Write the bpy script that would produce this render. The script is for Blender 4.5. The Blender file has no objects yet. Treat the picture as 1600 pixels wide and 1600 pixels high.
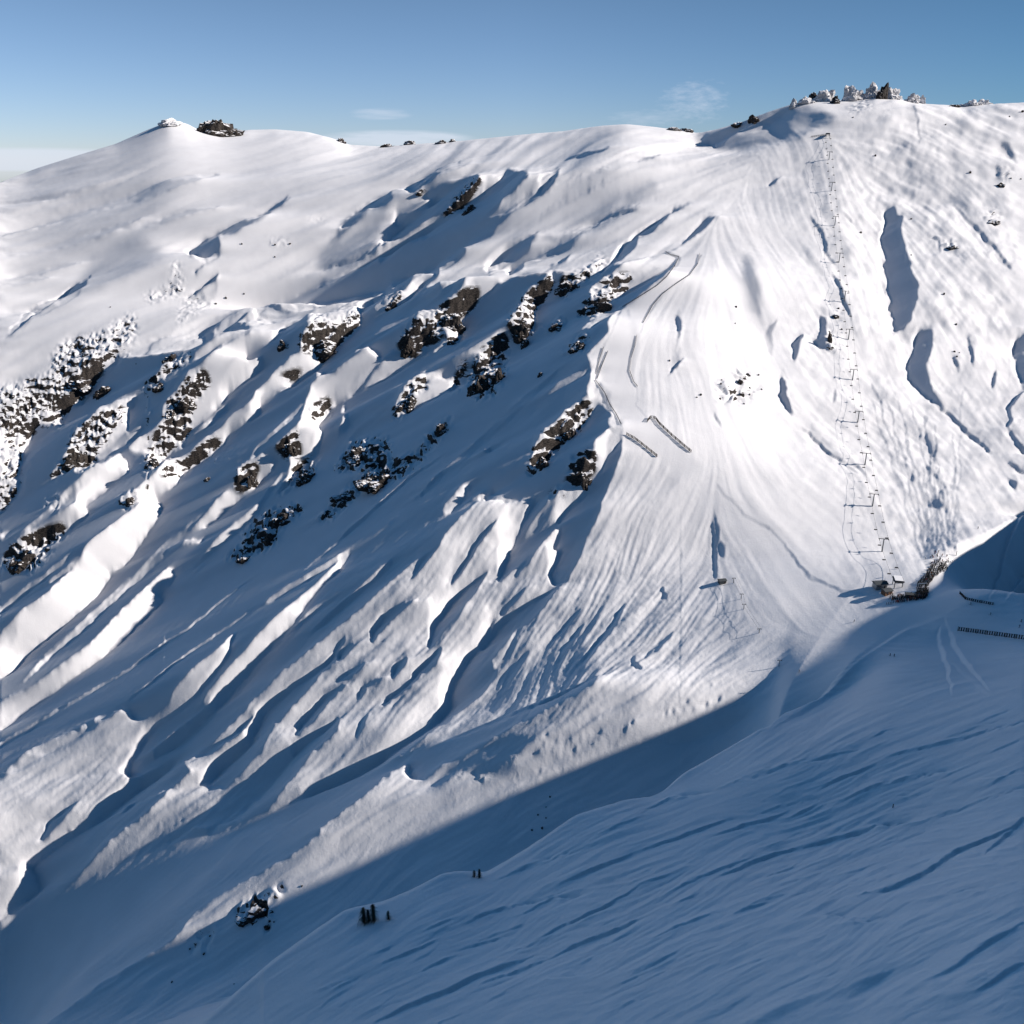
import bpy, bmesh, math, random
import numpy as np
rad = math.radians
# ------------------------------------------------------------------ camera
PITCH = rad(21.6); F = 1386.0
CP, SP = math.cos(PITCH), math.sin(PITCH)
SUN_AZ = rad(3.0)          # sun: from the right, a little behind the camera
SUN_EL = rad(28.0)
TE = math.tan(SUN_EL)

def ray(px, py):           # photo pixel -> (x/y, z/y) of the line of sight
    u = (px-800.0)/F; v = (800.0-py)/F
    d = CP+v*SP
    return u/d, (v*CP-SP)/d
def project(x, y, z):      # world -> photo pixel
    d = y*CP - z*SP
    d = np.maximum(d, 1e-3)
    return 800+F*x/d, 800-F*(y*SP+z*CP)/d

# ------------------------------------------------------------------ large landform
# (pixel x, pixel y, metres away) on the mountain across the gully
FAR = [(1400,925,480),(1290,210,1250),(1367,715,602),(1340,152,1400),(1600,162,1300),(1200,176,1480),
(262,190,1900),(180,225,1880),(100,250,1820),(330,208,1880),(400,203,1850),(500,212,1800),(870,206,1500),(940,197,1490),(1370,151,1420),(1290,159,1400),(1450,164,1380),(750,217,1550),(0,285,1750),(-300,330,1800),(0,330,1600),(0,400,1450),(0,600,1100),(0,750,930),(0,900,800),
(0,1050,690),(0,1200,600),(0,1400,505),(0,1600,430),(200,300,1650),(400,300,1580),(400,400,1350),(200,500,1240),(400,600,1020),(200,750,900),(400,800,830),
(400,1000,650),(200,1000,710),(400,1200,530),(200,1200,570),(400,1400,428),(200,1400,470),(300,1580,375),(600,300,1400),(600,226,1650),(600,450,1150),
(800,400,1080),(800,280,1350),(800,600,880),(600,600,950),(600,800,760),(600,1000,600),(700,800,720),(700,1000,568),(700,1200,455),(700,1100,505),(550,1200,485),
(950,900,575),(940,600,790),(1000,700,700),(1090,780,640),(1000,400,985),(1000,250,1270),(1000,195,1500),(1090,208,1520),
(1200,500,860),(1200,700,690),(1200,300,1140),(1200,850,575),(1185,990,470),(1130,908,520),(1300,1000,450),(1000,1100,437),(850,1200,422),
(1600,400,960),(1600,250,1170),(1600,600,745),(1600,750,600),(1540,860,505),(1600,860,495),
(1000,1200,405),(750,1330,385),(1150,1120,412),(500,1480,368),(900,1270,395),(400,1570,352),
(1800,400,980),(1800,600,760),(1900,250,1250)]
SHARED = [(1600,985,408),(1530,940,440),(1480,1000,425),(1450,950,455),(1390,1033,402),(1700,950,420)]
FGP = [(320,1600,230),(500,1453,250),(650,1390,262),(750,1366,272),(900,1275,295),(1000,1250,308),(1050,1225,318),(1170,1150,345),(1280,1090,380),
(600,1600,188),(1000,1600,150),(1000,1400,222),(1300,1300,250),(1300,1600,128),(1600,1600,110),(1600,1300,208),(1600,1150,280),(1390,1100,350),(1600,1050,355),(1200,1200,300),(800,1480,215)]
CREST = [(200,1720),(320,1600),(420,1510),(500,1452),(540,1425),(600,1412),(650,1390),(690,1368),(720,1364),(760,1368),(800,1345),(850,1312),(900,1275),(980,1250),(1030,1246),(1062,1214),(1130,1175),(1170,1151),(1230,1112),(1330,1072),(1390,1030),(1440,990)]
# the hill up to the right of the frame that shades the gully (x, y, z)
def up_sun(px, py, Y, X, extra=0.0):   # where the sun's ray through that ground point crosses the hill's crest line x = X
    a_, b_ = ray(px, py); x, y, z = a_*Y, Y, b_*Y
    d = (X-x)/math.cos(SUN_AZ); return (X, y-d*math.sin(SUN_AZ), z+d*TE+extra)
HILL = [(440,60,105),(440,85,78),(440,108,56),(440,163,32),(440,201,13),(440,237,6),(440,250,-8),(440,273,-20),(440,288,-36),(440,299,-44),(440,328,-60),(440,345,-76),(440,365,-88),(440,382,-96),(440,395,-106),(440,409,-115),(440,433,-123),(440,447,-127),(442,479,-141),(448,534,-155),(455,586,-175),
(600,560,-150),(600,420,-110),(560,760,-185),(800,700,-140),(900,500,-60),(800,200,80),(600,150,60),(560,40,110),(260,100,-38),(320,100,0),(300,60,-20),(20,40,-150),(-200,60,-330),(-160,180,-330),(0,0,-120)]
BACK = [(-1700,2600,-300),(0,2600,-250),(1700,2600,-250),(-700,2350,-60),(700,2100,-60),(-1500,1800,-150),(-1300,900,-500),(-1000,400,-700),(1400,1400,60),(1500,900,0)]

def to_pts(L):
    r = []
    for px, py, Y in L:
        a, b = ray(px, py); r.append((a*Y, Y, b*Y))
    return r
def tps_fit(P, smooth=20.0):
    P = np.array(P, float); n = len(P); XY = P[:, :2]/1000.
    D = np.linalg.norm(XY[:, None]-XY[None], axis=2)
    K = np.where(D > 0, D*D*np.log(D+1e-12), 0) + np.eye(n)*smooth*1e-6
    A = np.zeros((n+3, n+3)); A[:n, :n] = K; A[:n, n] = 1; A[:n, n+1:] = XY; A[n, :n] = 1; A[n+1:, :n] = XY.T
    w = np.linalg.solve(A, np.concatenate([P[:, 2], np.zeros(3)]))
    return XY, w
def tps_eval(fit, x, y):
    XY, w = fit; n = len(XY); X = x/1000.; Y = y/1000.
    r = w[n]+w[n+1]*X+w[n+2]*Y
    for i in range(n):
        d2 = (X-XY[i, 0])**2+(Y-XY[i, 1])**2+1e-12
        r = r + w[i]*0.5*d2*np.log(d2)
    return r
def sstep(a, b, x):
    t = np.clip((x-a)/(b-a), 0, 1); return t*t*(3-2*t)

# base surface stored on a (slant = x/y, log distance) table
TH0, TH1, NT = -3.6, 3.6, 900
LY0, LY1, NY = math.log(36.0), math.log(6500.0), 620
def th_warp(t): return np.arcsinh(t*2.2)
TA, TB = th_warp(TH0), th_warp(TH1)
tt = np.sinh(np.linspace(TA, TB, NT))/2.2
yy = np.exp(np.linspace(LY0, LY1, NY))
TT, YY = np.meshgrid(tt, yy, indexing='ij')
def smooth1(v, wth):      # blur a profile along the slant coordinate
    u = np.linspace(-.7, .7, 1401); f = np.interp(u, tt, v); n = int(wth/.001*2); k = np.hanning(2*n+3); k /= k.sum()
    f = np.convolve(np.pad(f, n+1, 'edge'), k, 'valid'); return np.where(np.abs(tt) < .69, np.interp(tt, u, f), v)
def base_tables():
    far = to_pts(FAR)+to_pts(SHARED)
    fg = to_pts(FGP)+to_pts(SHARED)
    Zf = tps_eval(tps_fit(far+HILL[13:26]+BACK), TT*YY, YY)
    Zg = tps_eval(tps_fit(fg+HILL+[(700,1000,-60)]), TT*YY, YY)
    Zf = np.where(YY > 2300, Zf-(YY-2300)*0.25, Zf)
    # skyline: lift or lower the far ridge so it meets the traced skyline
    SK = [(-600,330),(-50,300),(0,285),(60,262),(130,240),(180,225),(230,203),(262,190),(290,192),(310,203),(345,212),(385,203),(430,202),(480,206),(520,216),(545,226),(600,229),(650,225),(700,222),(760,216),(830,209),(880,205),(940,196),(980,194),(1020,198),(1060,203),(1090,208),(1120,202),(1160,190),(1200,175),(1240,162),(1290,158),(1330,155),(1370,150),(1400,153),(1440,162),(1500,165),(1560,162),(1600,160),(1680,158),(2400,160)]
    sk = np.array([ray(a, b) for a, b in SK])
    tau = Zf/YY; m = (YY > 1000) & (YY < 2300)
    tm = np.where(m, tau, -9); yc = YY[np.arange(NT), tm.argmax(1)]; tmax = tm.max(1)
    tgt = np.interp(tt, sk[:, 0], sk[:, 1])
    tgt = smooth1(tgt, .02)
    k = np.ones(21)/21.; yc = np.convolve(np.pad(yc, 10, 'edge'), k, 'valid')
    w = sstep(0.70, 0.97, YY/yc[:, None])*(1-sstep(1.2, 1.6, YY/yc[:, None]))
    Zf = Zf + (tgt-tmax)[:, None]*YY*w
    # near crest
    cr = np.array([ray(a, b) for a, b in CREST]); 
    cy = np.interp(tt, np.array([ray(a, b)[0] for a, b, c in FGP[:9]]), np.array([c for a, b, c in FGP[:9]]))
    cy = np.where(tt > 0.352, np.interp(tt, [0.352, 0.5], [380, 430]), cy); cy = np.convolve(np.pad(cy, 4, 'edge'), np.hanning(11)[1:-1]/np.hanning(11).sum(), 'valid')
    sad = sstep(0.42, 0.52, tt)[:, None]
    tau = Zg/YY; tc = np.array([np.interp(math.log(cy[i]), np.log(yy), tau[i]) for i in range(NT)])
    tgt = np.interp(tt, cr[:, 0], cr[:, 1]); okk = (tt > cr[0, 0]) & (tt < cr[-1, 0])
    dt = np.where(okk, tgt-tc, 0); 
    dt = np.convolve(np.pad(dt, 5, 'edge'), np.hanning(13)[1:-1]/np.hanning(13).sum(), 'valid')
    w = sstep(0.75, 1.0, YY/cy[:, None])
    Zg = Zg + dt[:, None]*YY*w*(1-sad)
    d = np.maximum(0, YY-cy[:, None])
    Zg2 = Zg - (1-sad)*(d*d/(d+10.0)*1.1)
    bl = sstep(0, 1, (YY-cy[:, None]+4+sad*40)/(8+sad*70))
    hi = np.maximum(Zf, Zg2)
    far_part = hi*(1-sad)+Zf*sad
    Z = Zg*(1-bl)+far_part*bl
    side = sstep(0.9, 1.2, TT)          # right of the frame: one smooth hill
    Zh = tps_eval(tps_fit(HILL+fg[-6:]+to_pts([(1800,600,760),(1900,250,1250),(1600,750,600)])+BACK), TT*YY, YY)
    Z = Z*(1-side)+Zh*side
    return Z, cy
BASE, CRESTY = base_tables()
def tab(T, x, y):
    th = np.clip(x/y, TH0, TH1); a = (th_warp(th)-TA)/(TB-TA)*(NT-1); b = (np.log(np.clip(y, yy[0], yy[-1]))-LY0)/(LY1-LY0)*(NY-1)
    a = np.clip(a, 0, NT-1.001); b = np.clip(b, 0, NY-1.001); i = a.astype(int); j = b.astype(int); fa = a-i; fb = b-j
    return (T[i, j]*(1-fa)+T[i+1, j]*fa)*(1-fb)+(T[i, j+1]*(1-fa)+T[i+1, j+1]*fa)*fb
# ------------------------------------------------------------------ where the snow faces the sun and where it turns away
S = 1600
def pix(o, k, L): return [(o[0]+a/k, o[1]+b/k) for a, b in L]
A = lambda L: pix((0, 250), 3.2, L)
B = lambda L: pix((400, 250), 4, L)
C = lambda L: pix((700, 250), 4, L)
D = lambda L: pix((0, 450), 4, L)
M = lambda L: pix((300, 500), 4, L)
E = lambda L: pix((650, 500), 4, L)
FF = lambda L: pix((0, 800), 4, L)
G = lambda L: pix((300, 850), 4, L)
I = lambda L: pix((0, 1100), 3.2, L)
J = lambda L: pix((500, 1100), 3.2, L)
H = lambda L: pix((600, 700), 3.2, L)
R1 = lambda L: pix((1200, 100), 4, L)
R2 = lambda L: pix((1200, 500), 4, L)
R3 = lambda L: pix((880, 360), 4, L)
KK = lambda L: pix((1000, 1000), 2.6667, L)
P = lambda L: L
rng = np.random.default_rng(7)
kx = np.fft.fftfreq(S)[:, None]; kr = np.fft.rfftfreq(S)[None]
def blur(a, s):
    return np.fft.irfft2(np.fft.rfft2(a)*np.exp(-2*(math.pi*s)**2*(kx**2+kr**2)), s=a.shape)
def gnoise(s, seed):
    a = blur(np.random.default_rng(seed).standard_normal((S, S)), s); return a/a.std()
LM = np.full((S, S), 0.66)
ys, xs = np.mgrid[0:S, 0:S].astype(float)
# regional brightness
RG = [(100,330,.72),(200,450,.88),(300,230,.86),(500,300,.76),(400,430,.9),(700,240,.74),(950,280,.62),(1000,220,.78),(1200,230,.72),(1400,180,.85),(1380,290,.66),(1250,350,.8),
(1200,450,.9),(1100,550,.84),(1050,450,.68),(1000,600,.68),(1180,650,.9),(1250,780,.86),(1100,850,.76),(980,850,.74),(900,1000,.68),(1150,950,.68),(1300,950,.8),(1200,1060,.72),(1050,1130,.8),(850,1060,.66),
(600,1050,.74),(500,1180,.76),(700,1130,.78),(350,1250,.76),(200,1300,.78),(100,1200,.72),(50,1350,.74),(200,930,.85),(100,620,.75),(1500,420,.72),(1400,600,.82),(1550,600,.66),(1500,750,.7),(1580,300,.74),(700,1330,.6),(400,1400,.6),(1580,800,.7)]
num = np.zeros((100, 100)); den = num.copy(); gy, gx = np.mgrid[0:100, 0:100]*16.+8
for a, b, v in RG:
    w = 1/((gx-a)**2+(gy-b)**2+900.)**1.5; num += w*v; den += w
LM = np.kron(num/den, np.ones((16, 16))); LM = blur(LM, 14)

def fill(pts, soft=0.7):
    p = np.array(pts); x0, y0 = np.floor(p.min(0)-3*soft-3).astype(int); x1, y1 = np.ceil(p.max(0)+3*soft+3).astype(int)
    x0 = max(x0, 0); y0 = max(y0, 0); x1 = min(x1, S); y1 = min(y1, S)
    if x1 <= x0 or y1 <= y0: return None
    X = xs[y0:y1, x0:x1]+.5; Y = ys[y0:y1, x0:x1]+.5; ins = np.zeros(X.shape, bool)
    for i in range(len(p)):
        a = p[i]; b = p[(i+1) % len(p)]
        if a[1] == b[1]: continue
        ins ^= ((a[1] > Y) != (b[1] > Y)) & (X < (b[0]-a[0])*(Y-a[1])/(b[1]-a[1])+a[0])
    m = ins.astype(float); r = max(1, int(round(soft)))
    for _ in range(2):
        for ax in (0, 1):
            acc = np.zeros_like(m)
            for k in range(-r, r+1): acc += np.roll(m, k, ax)
            m = acc/(2*r+1)
    return (slice(y0, y1), slice(x0, x1)), m
def poly(pts, v, soft=1, tgt=None):
    r = fill(pts, soft)
    if r is None: return
    sl, m = r; T = LM if tgt is None else tgt
    T[sl] = T[sl]*(1-m)+v*m
def stroke(pts, w, v, tgt=None, taper=True, add=False):
    p = np.array(pts, float); T = LM if tgt is None else tgt
    seg = np.linalg.norm(np.diff(p, axis=0), axis=1); cum = np.concatenate([[0], np.cumsum(seg)]); tot = cum[-1]
    x0, y0 = np.floor(p.min(0)-2*w-3).astype(int); x1, y1 = np.ceil(p.max(0)+2*w+3).astype(int)
    x0 = max(x0, 0); y0 = max(y0, 0); x1 = min(x1, S); y1 = min(y1, S)
    if x1 <= x0 or y1 <= y0: return
    X = xs[y0:y1, x0:x1]; Y = ys[y0:y1, x0:x1]; best = np.full(X.shape, 9.)
    for i in range(len(p)-1):
        a, b = p[i], p[i+1]; d = b-a; l2 = max(d@d, 1e-6)
        t = np.clip(((X-a[0])*d[0]+(Y-a[1])*d[1])/l2, 0, 1)
        ds = np.hypot(X-a[0]-t*d[0], Y-a[1]-t*d[1]); s = (cum[i]+t*seg[i])/tot
        ww = w*(np.clip(np.sin(math.pi*np.clip(s, .02, .98)), .05, 1)**.6 if taper else 1)
        best = np.minimum(best, ds/(ww*.5))
    m = np.clip(1.6-best, 0, 1); m = m*m*(3-2*m)
    sl = (slice(y0, y1), slice(x0, x1))
    T[sl] = T[sl]*(1-m)+v*m

# ---- streak direction of the snow surface (degrees, image space, y down) and streak noise along it
FLOW = [(0,300,-10),(300,300,-8),(600,260,-12),(0,450,-18),(300,400,-15),(550,350,-32),(700,300,-35),(900,300,-28),(1050,250,-24),(800,450,-28),(1000,400,-30),(500,500,-28),(300,600,-35),(0,700,-38),(500,700,-42),
(750,550,-40),(700,700,-42),(300,900,-40),(0,1000,-36),(0,1200,-33),(300,1150,-42),(550,1000,-46),(750,900,-52),(850,900,-52),(950,850,-58),(1000,800,-70),(650,1100,-50),(850,1050,-55),(400,1250,-40),(150,1350,-40),(0,1500,-33),(300,1450,-38),
(950,1000,-48),(1050,950,-42),(1000,1080,-28),(1150,1050,-25),(700,1300,-35),(900,1180,-25),(600,1400,-42),
(1100,600,75),(1050,480,-60),(1180,430,60),(1250,550,55),(1350,450,65),(1300,650,50),(1450,550,60),(1550,500,60),(1500,700,48),(1400,800,70),(1250,800,40),(1200,900,60),(1300,300,75),(1400,280,30),(1500,350,50),(1350,180,-10),(1580,250,20),(1580,700,50),
(1250,1150,-22),(1000,1350,-20),(1300,1300,-17),(1550,1250,-14),(700,1500,-22),(1000,1500,-20),(1400,1500,-22),(1550,1550,-30),(1550,1050,-12),(500,1560,-30)]
cc = np.zeros((100, 100)); cs = cc.copy()
for a, b, dg in FLOW:
    w = 1/((gx-a)**2+(gy-b)**2+400.)**1.6; cc += w*math.cos(2*rad(dg)); cs += w*math.sin(2*rad(dg))
ang = 0.5*np.arctan2(cs, cc)
c2 = blur(np.kron(np.cos(2*ang), np.ones((16, 16))), 10)+.0; s2 = blur(np.kron(np.sin(2*ang), np.ones((16, 16))), 10)
wob = gnoise(16, 5)*.05+gnoise(45, 6)*.09
ANG = 0.5*np.arctan2(s2, c2)+wob
VX, VY = np.cos(ANG), np.sin(ANG)
def lic(noise, half, step=2.0):
    acc = noise.copy()
    for sg in (1, -1):
        px, py = xs.copy(), ys.copy(); dx, dy = VX*sg, VY*sg
        for k in range(half):
            px += dx*step; py += dy*step
            ix = np.clip(px, 0, S-1).astype(np.int32); iy = np.clip(py, 0, S-1).astype(np.int32)
            acc += noise[iy, ix]*(1-k/half)
            nx, ny = VX[iy, ix], VY[iy, ix]; f = np.sign(nx*dx+ny*dy); f[f == 0] = 1
            dx, dy = nx*f, ny*f
    return acc/acc.std()
N1 = lic(gnoise(5.0, 11), 46, 3.0)
N2 = lic(gnoise(2.2, 12), 40, 2.0)
N3 = lic(gnoise(1.0, 13), 20, 1.3)
N4 = gnoise(1.3, 14)
# streak strength by region: (x, y, broad, mid, fine)
AM = [(150,320,.05,.10,.04),(150,450,.04,.05,.02),(300,220,.02,.02,.01),(500,280,.05,.07,.03),(600,370,.08,.12,.05),(900,300,.10,.12,.05),(1000,400,.10,.10,.05),(1050,560,.02,.04,.07),(1100,450,.04,.04,.03),(1150,640,.05,.04,.02),
(1300,180,.03,.05,.05),(1380,290,.05,.10,.20),(1250,300,.05,.09,.12),(1200,480,.10,.08,.05),(1300,500,.09,.13,.14),(1450,500,.09,.17,.18),(1550,450,.09,.17,.20),(1500,700,.06,.12,.13),(1400,760,.04,.10,.17),(1300,820,.05,.04,.03),(1250,900,.05,.04,.03),
(1100,850,.07,.10,.06),(950,900,.05,.13,.19),(850,1000,.08,.15,.22),(1000,1000,.05,.11,.19),(1100,1080,.04,.09,.15),(900,1120,.05,.12,.22),(700,900,.08,.15,.20),(600,1050,.10,.16,.20),(650,1160,.05,.10,.12),(350,1200,.10,.15,.18),(150,1250,.08,.12,.15),(50,1300,.08,.12,.12),
(200,950,.04,.05,.02),(400,700,.07,.08,.03),(700,650,.07,.08,.03),(400,900,.06,.06,.02),(150,1500,.10,.12,.06),(450,1400,.05,.07,.05),(700,1300,.06,.08,.06),(1100,1220,.05,.06,.03),(1300,1300,.09,.16,.22),(1000,1450,.09,.16,.22),(1500,1500,.09,.17,.22),(1500,1080,.06,.06,.04),(150,700,.12,.12,.10)]
am = np.zeros((3, 100, 100)); den = np.zeros((100, 100))
for a, b, *v in AM:
    w = 1/((gx-a)**2+(gy-b)**2+900.)**1.5; den += w
    for k in range(3): am[k] += w*v[k]
am /= den
AMP = [blur(np.kron(am[k], np.ones((16, 16))), 14) for k in range(3)]

# ---- the big shaded face between the ribs
CENTER = (P([(398,497)])+B([(60,915),(150,880),(270,840),(430,790),(600,725),(780,640),(900,560),(1060,480),(1150,390),(1200,360),(1270,340),(1370,270),(1440,215),(1510,160)])
 +C([(330,150),(380,80),(510,100),(500,130),(430,190),(300,280),(190,370),(400,300),(530,225),(700,165),(560,235),(430,300),(300,400),(250,430),(150,460),(0,505)])
 +B([(1060,590),(930,660),(850,730),(850,770),(1000,680),(1130,590),(1260,530),(1320,525),(1200,620),(1150,670),(1150,720),(1060,800),(1050,850),(1150,830),(1260,780),(1330,755)])
 +C([(110,770),(250,700),(180,760),(320,810),(440,740),(560,715),(720,700),(860,740),(1000,680),(1120,640),(1350,600),(1430,620),(1370,720),(1150,880),(1050,945),(1000,1010),(1000,1080),(870,1220),(900,1310)])
 +E([(1090,380),(1060,450),(1230,590),(1200,650),(1290,740),(1280,850),(1200,1050),(1120,1250)])
 +H([(1060,370),(1010,460),(980,550),(920,660),(850,690),(835,640),(860,590),(900,520),(850,510),(890,420),(860,400),(740,540),(640,620),(570,670),(610,590),(620,550),(660,470),(700,380),(740,300),(760,270),(620,275),(560,258),(480,265),(400,330),(300,440)])
 +G([(1550,0),(1400,110),(1200,270),(1070,400),(900,530),(760,640),(600,760),(480,880),(350,1000),(150,1200),(0,1310)])
 +P([(260,1200),(200,1215),(205,1180),(213,1117),(190,1102),(160,1117),(125,1140),(75,1170),(30,1200),(-20,1235),(-20,820)])
 +D([(0,1420),(60,1350),(120,1260),(120,1110),(150,1000),(200,940),(240,870),(390,840),(430,770),(520,720),(560,660),(650,560),(750,470),(870,420),(1020,375),(1150,350),(1300,280),(1450,230)]))
poly(CENTER, 0.0)
poly(B([(1040,240),(1100,200),(1160,160),(1280,130),(1400,110),(1390,150),(1300,220),(1250,290),(1180,330),(1170,370),(1100,370),(1000,430),(900,480),(780,560),(800,520),(860,470),(940,420),(870,410),(880,360),(900,340),(1000,330),(1060,310),(1100,290),(1140,260)]), 0.02)
poly(B([(610,330),(700,280),(760,240),(880,200),(1000,160),(1100,130),(1000,190),(860,230),(820,280),(700,330),(620,400),(540,480),(440,530),(500,470),(520,420)]), .22, 2)
poly(B([(400,560),(560,480),(700,380),(820,300),(760,450),(740,560),(600,640),(450,700),(380,690)]), .52, 5)
LIT = [
 (.88, D([(640,720),(750,700),(860,690),(830,740),(800,770),(800,860),(800,900),(740,970),(680,1030),(600,1050),(590,1100),(480,1160),(440,1160),(330,1190),(310,1190),(400,1060),(440,980),(480,890),(560,820),(600,770)])),
 (.88, D([(750,1040),(800,1090),(810,1150),(690,1240),(600,1310),(530,1370),(560,1430),(450,1500),(370,1570),(250,1640),(100,1640),(60,1620),(180,1530),(300,1480),(420,1400),(480,1330),(520,1250),(600,1160),(700,1060)])),
 (.9, D([(800,1000),(870,930),(950,900),(1010,830),(1060,800),(1010,790),(1030,720),(1150,570),(1180,510),(1260,480),(1330,400),(1400,340),(1560,290),(1700,280),(1740,310),(1600,350),(1540,390),(1550,440),(1640,430),(1660,470),(1580,550),(1440,650),(1370,740),(1300,800),(1220,870),(1190,900),(1100,1000),(1010,1080),(960,1130),(930,1100),(910,1060),(930,1020),(850,1040)])),
 (.7, D([(1020,480),(1200,400),(1330,310),(1600,190),(1700,200),(1600,250),(1420,310),(1330,370),(1240,430),(1100,480),(1040,560),(960,570)])),
 (.88, D([(760,1300),(850,1260),(960,1170),(1040,1070),(1180,1040),(1250,960),(1400,850),(1440,790),(1600,680),(1700,560),(1860,400),(2060,400),(2010,490),(1900,570),(1800,630),(1700,650),(1630,720),(1630,770),(1550,830),(1440,880),(1410,960),(1310,1050),(1200,1120),(1140,1160),(1110,1230),(1060,1260),(960,1300),(1020,1380),(980,1440),(880,1600),(600,1560),(830,1400),(900,1330),(820,1350),(770,1350)])),
 (.9, FF([(0,770),(130,620),(300,500),(430,380),(510,290),(540,200),(700,90),(830,0),(1010,0),(960,60),(850,240),(780,330),(680,370),(690,410),(600,530),(540,600),(330,770),(200,870),(100,990),(0,1050)])),
 (.74, FF([(0,1190),(150,1110),(270,1040),(420,930),(560,830),(640,740),(800,580),(900,480),(960,420),(1050,345),(1080,345),(1105,405),(1030,490),(990,520),(1020,560),(900,680),(780,790),(640,900),(480,1000),(330,1110),(180,1230),(0,1370)])),
 (.6, FF([(0,1440),(120,1380),(250,1300),(180,1370),(60,1430),(0,1470)])),
 (.6, FF([(0,600),(150,480),(300,380),(470,230),(420,290),(300,400),(150,520),(0,640)])),
 (.55, FF([(290,440),(380,370),(500,290),(420,370),(320,440)])),
 (.6, FF([(0,160),(70,120),(20,180)])),
 (.6, FF([(0,1640),(120,1600),(300,1480),(500,1360),(640,1270),(760,1210),(820,1230),(850,1270),(900,1280),(1050,1200),(1100,1090),(1180,1000),(1300,900),(1400,820),(1475,750),(1450,840),(1440,890),(1340,1010),(1230,1150),(1140,1230),(1000,1310),(920,1400),(870,1490),(830,1560),(800,1640)])),
 (.66, G([(0,1090),(90,940),(200,800),(320,690),(400,590),(520,470),(600,400),(780,260),(900,130),(960,60),(990,70),(920,180),(820,260),(740,360),(640,500),(540,610),(400,770),(230,960),(100,1080),(-120,1280),(-240,1340),(-250,1280)])),
 (.6, G([(440,370),(560,290),(760,170),(1040,0),(880,130),(760,210),(600,300),(480,370)])),
 (.86, B([(-8,988),(0,995),(150,975),(260,940),(400,890),(550,840),(700,795),(790,760),(820,760),(770,790),(720,820),(735,850),(690,880),(660,910),(660,980),(670,1010),(610,1090),(560,1130),(510,1180),(460,1200),(410,1270),(350,1330),(240,1400),(130,1440),(60,1460),(50,1500),(20,1520),(0,1600),(-40,1600),(0,1440),(60,1390),(130,1310),(270,1190),(290,1100),(340,1000),(190,1050),(120,1090),(0,1140),(-40,1100)])),
 (.7, B([(740,960),(830,850),(900,800),(950,800),(1010,730),(1080,690),(1130,720),(1050,780),(990,850),(960,880),(900,920),(830,950)])),
 (.86, B([(1100,1110),(1060,1100),(1070,1020),(1160,950),(1180,900),(1240,850),(1330,760),(1450,690),(1590,620),(1570,680),(1520,800),(1400,890),(1300,1000),(1280,1060),(1280,1130),(1230,1160),(1160,1180),(1090,1220),(1200,1110),(1190,1080)])),
 (.9, M([(1110,180),(1190,240),(1120,340),(1050,430),(1000,470),(890,495),(910,540),(860,540),(850,590),(790,650),(820,710),(800,790),(760,860),(700,900),(640,960),(600,1040),(520,1100),(590,1010),(610,940),(620,880),(600,830),(520,800),(560,760),(660,670),(690,600),(710,530),(720,490),(740,410),(800,340),(880,330),(950,280)])),
 (.8, M([(1070,430),(1130,340),(1190,270),(1300,210),(1350,190),(1380,130),(1340,120),(1300,130),(1380,60),(1430,-30),(1480,-40),(1560,-60),(1560,60),(1440,100),(1480,180),(1420,240),(1300,310),(1180,390)])),
 (.8, M([(1650,380),(1520,350),(1440,340),(1340,400),(1290,480),(1260,560),(1280,600),(1330,590),(1450,500),(1530,470),(1650,430)])),
 (.72, M([(0,1310),(100,1200),(170,1110),(210,1075),(280,1085),(320,1100),(240,1170),(170,1240),(90,1290),(0,1320)])),
 (.9, M([(280,930),(340,890),(450,840),(480,860),(520,870),(550,890),(500,940),(450,1000),(390,1050),(330,1080),(290,1060)])),
 (.6, M([(-80,1410),(-50,1380),(90,1360),(60,1390),(0,1400)])),
 (.85, E([(200,270),(330,200),(450,130),(530,80),(580,140),(560,180),(500,220),(470,280),(400,300),(400,220),(330,230)])),
 (.9, C([(370,1010),(450,900),(490,830),(560,780),(650,700),(670,780),(600,870),(540,950),(540,1060),(500,1090),(440,1050),(380,1040)])),
 (.9, C([(730,700),(850,650),(950,620),(1000,640),(950,690),(860,730),(790,780),(740,780)])),
 (.82, C([(890,800),(960,740),(1100,660),(1350,590),(1440,610),(1370,690),(1300,740),(1200,770),(1130,810),(1050,870),(980,900),(900,900)])),
 (.6, C([(830,1070),(870,1020),(960,970),(1060,950),(960,1000),(900,1050)])),
 (.5, E([(850,430),(900,380),(980,340),(1080,310),(1110,240),(1080,330),(1000,380),(880,440),(800,480)])),
 (.86, E([(910,620),(920,580),(1030,520),(1090,460),(1160,470),(1180,500),(1120,560),(1060,650),(1010,700),(930,760),(840,830),(780,900),(710,940),(750,780),(810,680),(880,670)])),
 (.84, E([(1110,780),(1200,680),(1290,720),(1270,760),(1200,850),(1160,940),(1100,1000),(1040,1030),(1020,960),(1050,900),(1120,850)])),
 (.5, E([(830,1110),(920,1080),(890,1060),(940,1020),(1010,1050),(1100,1040),(1050,1110),(960,1190),(900,1270),(800,1300),(660,1370),(740,1240),(820,1150)])),
 (.66, E([(160,1190),(240,1100),(310,1040),(360,1060),(300,1100),(330,1110),(250,1180),(180,1220)])),
 (.6, E([(350,1130),(410,1090),(510,1080),(420,1120)])),
 (.6, E([(425,825),(440,805),(468,800),(450,825)])),
]
for v, p in LIT: poly(p, min(v, .80))
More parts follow.
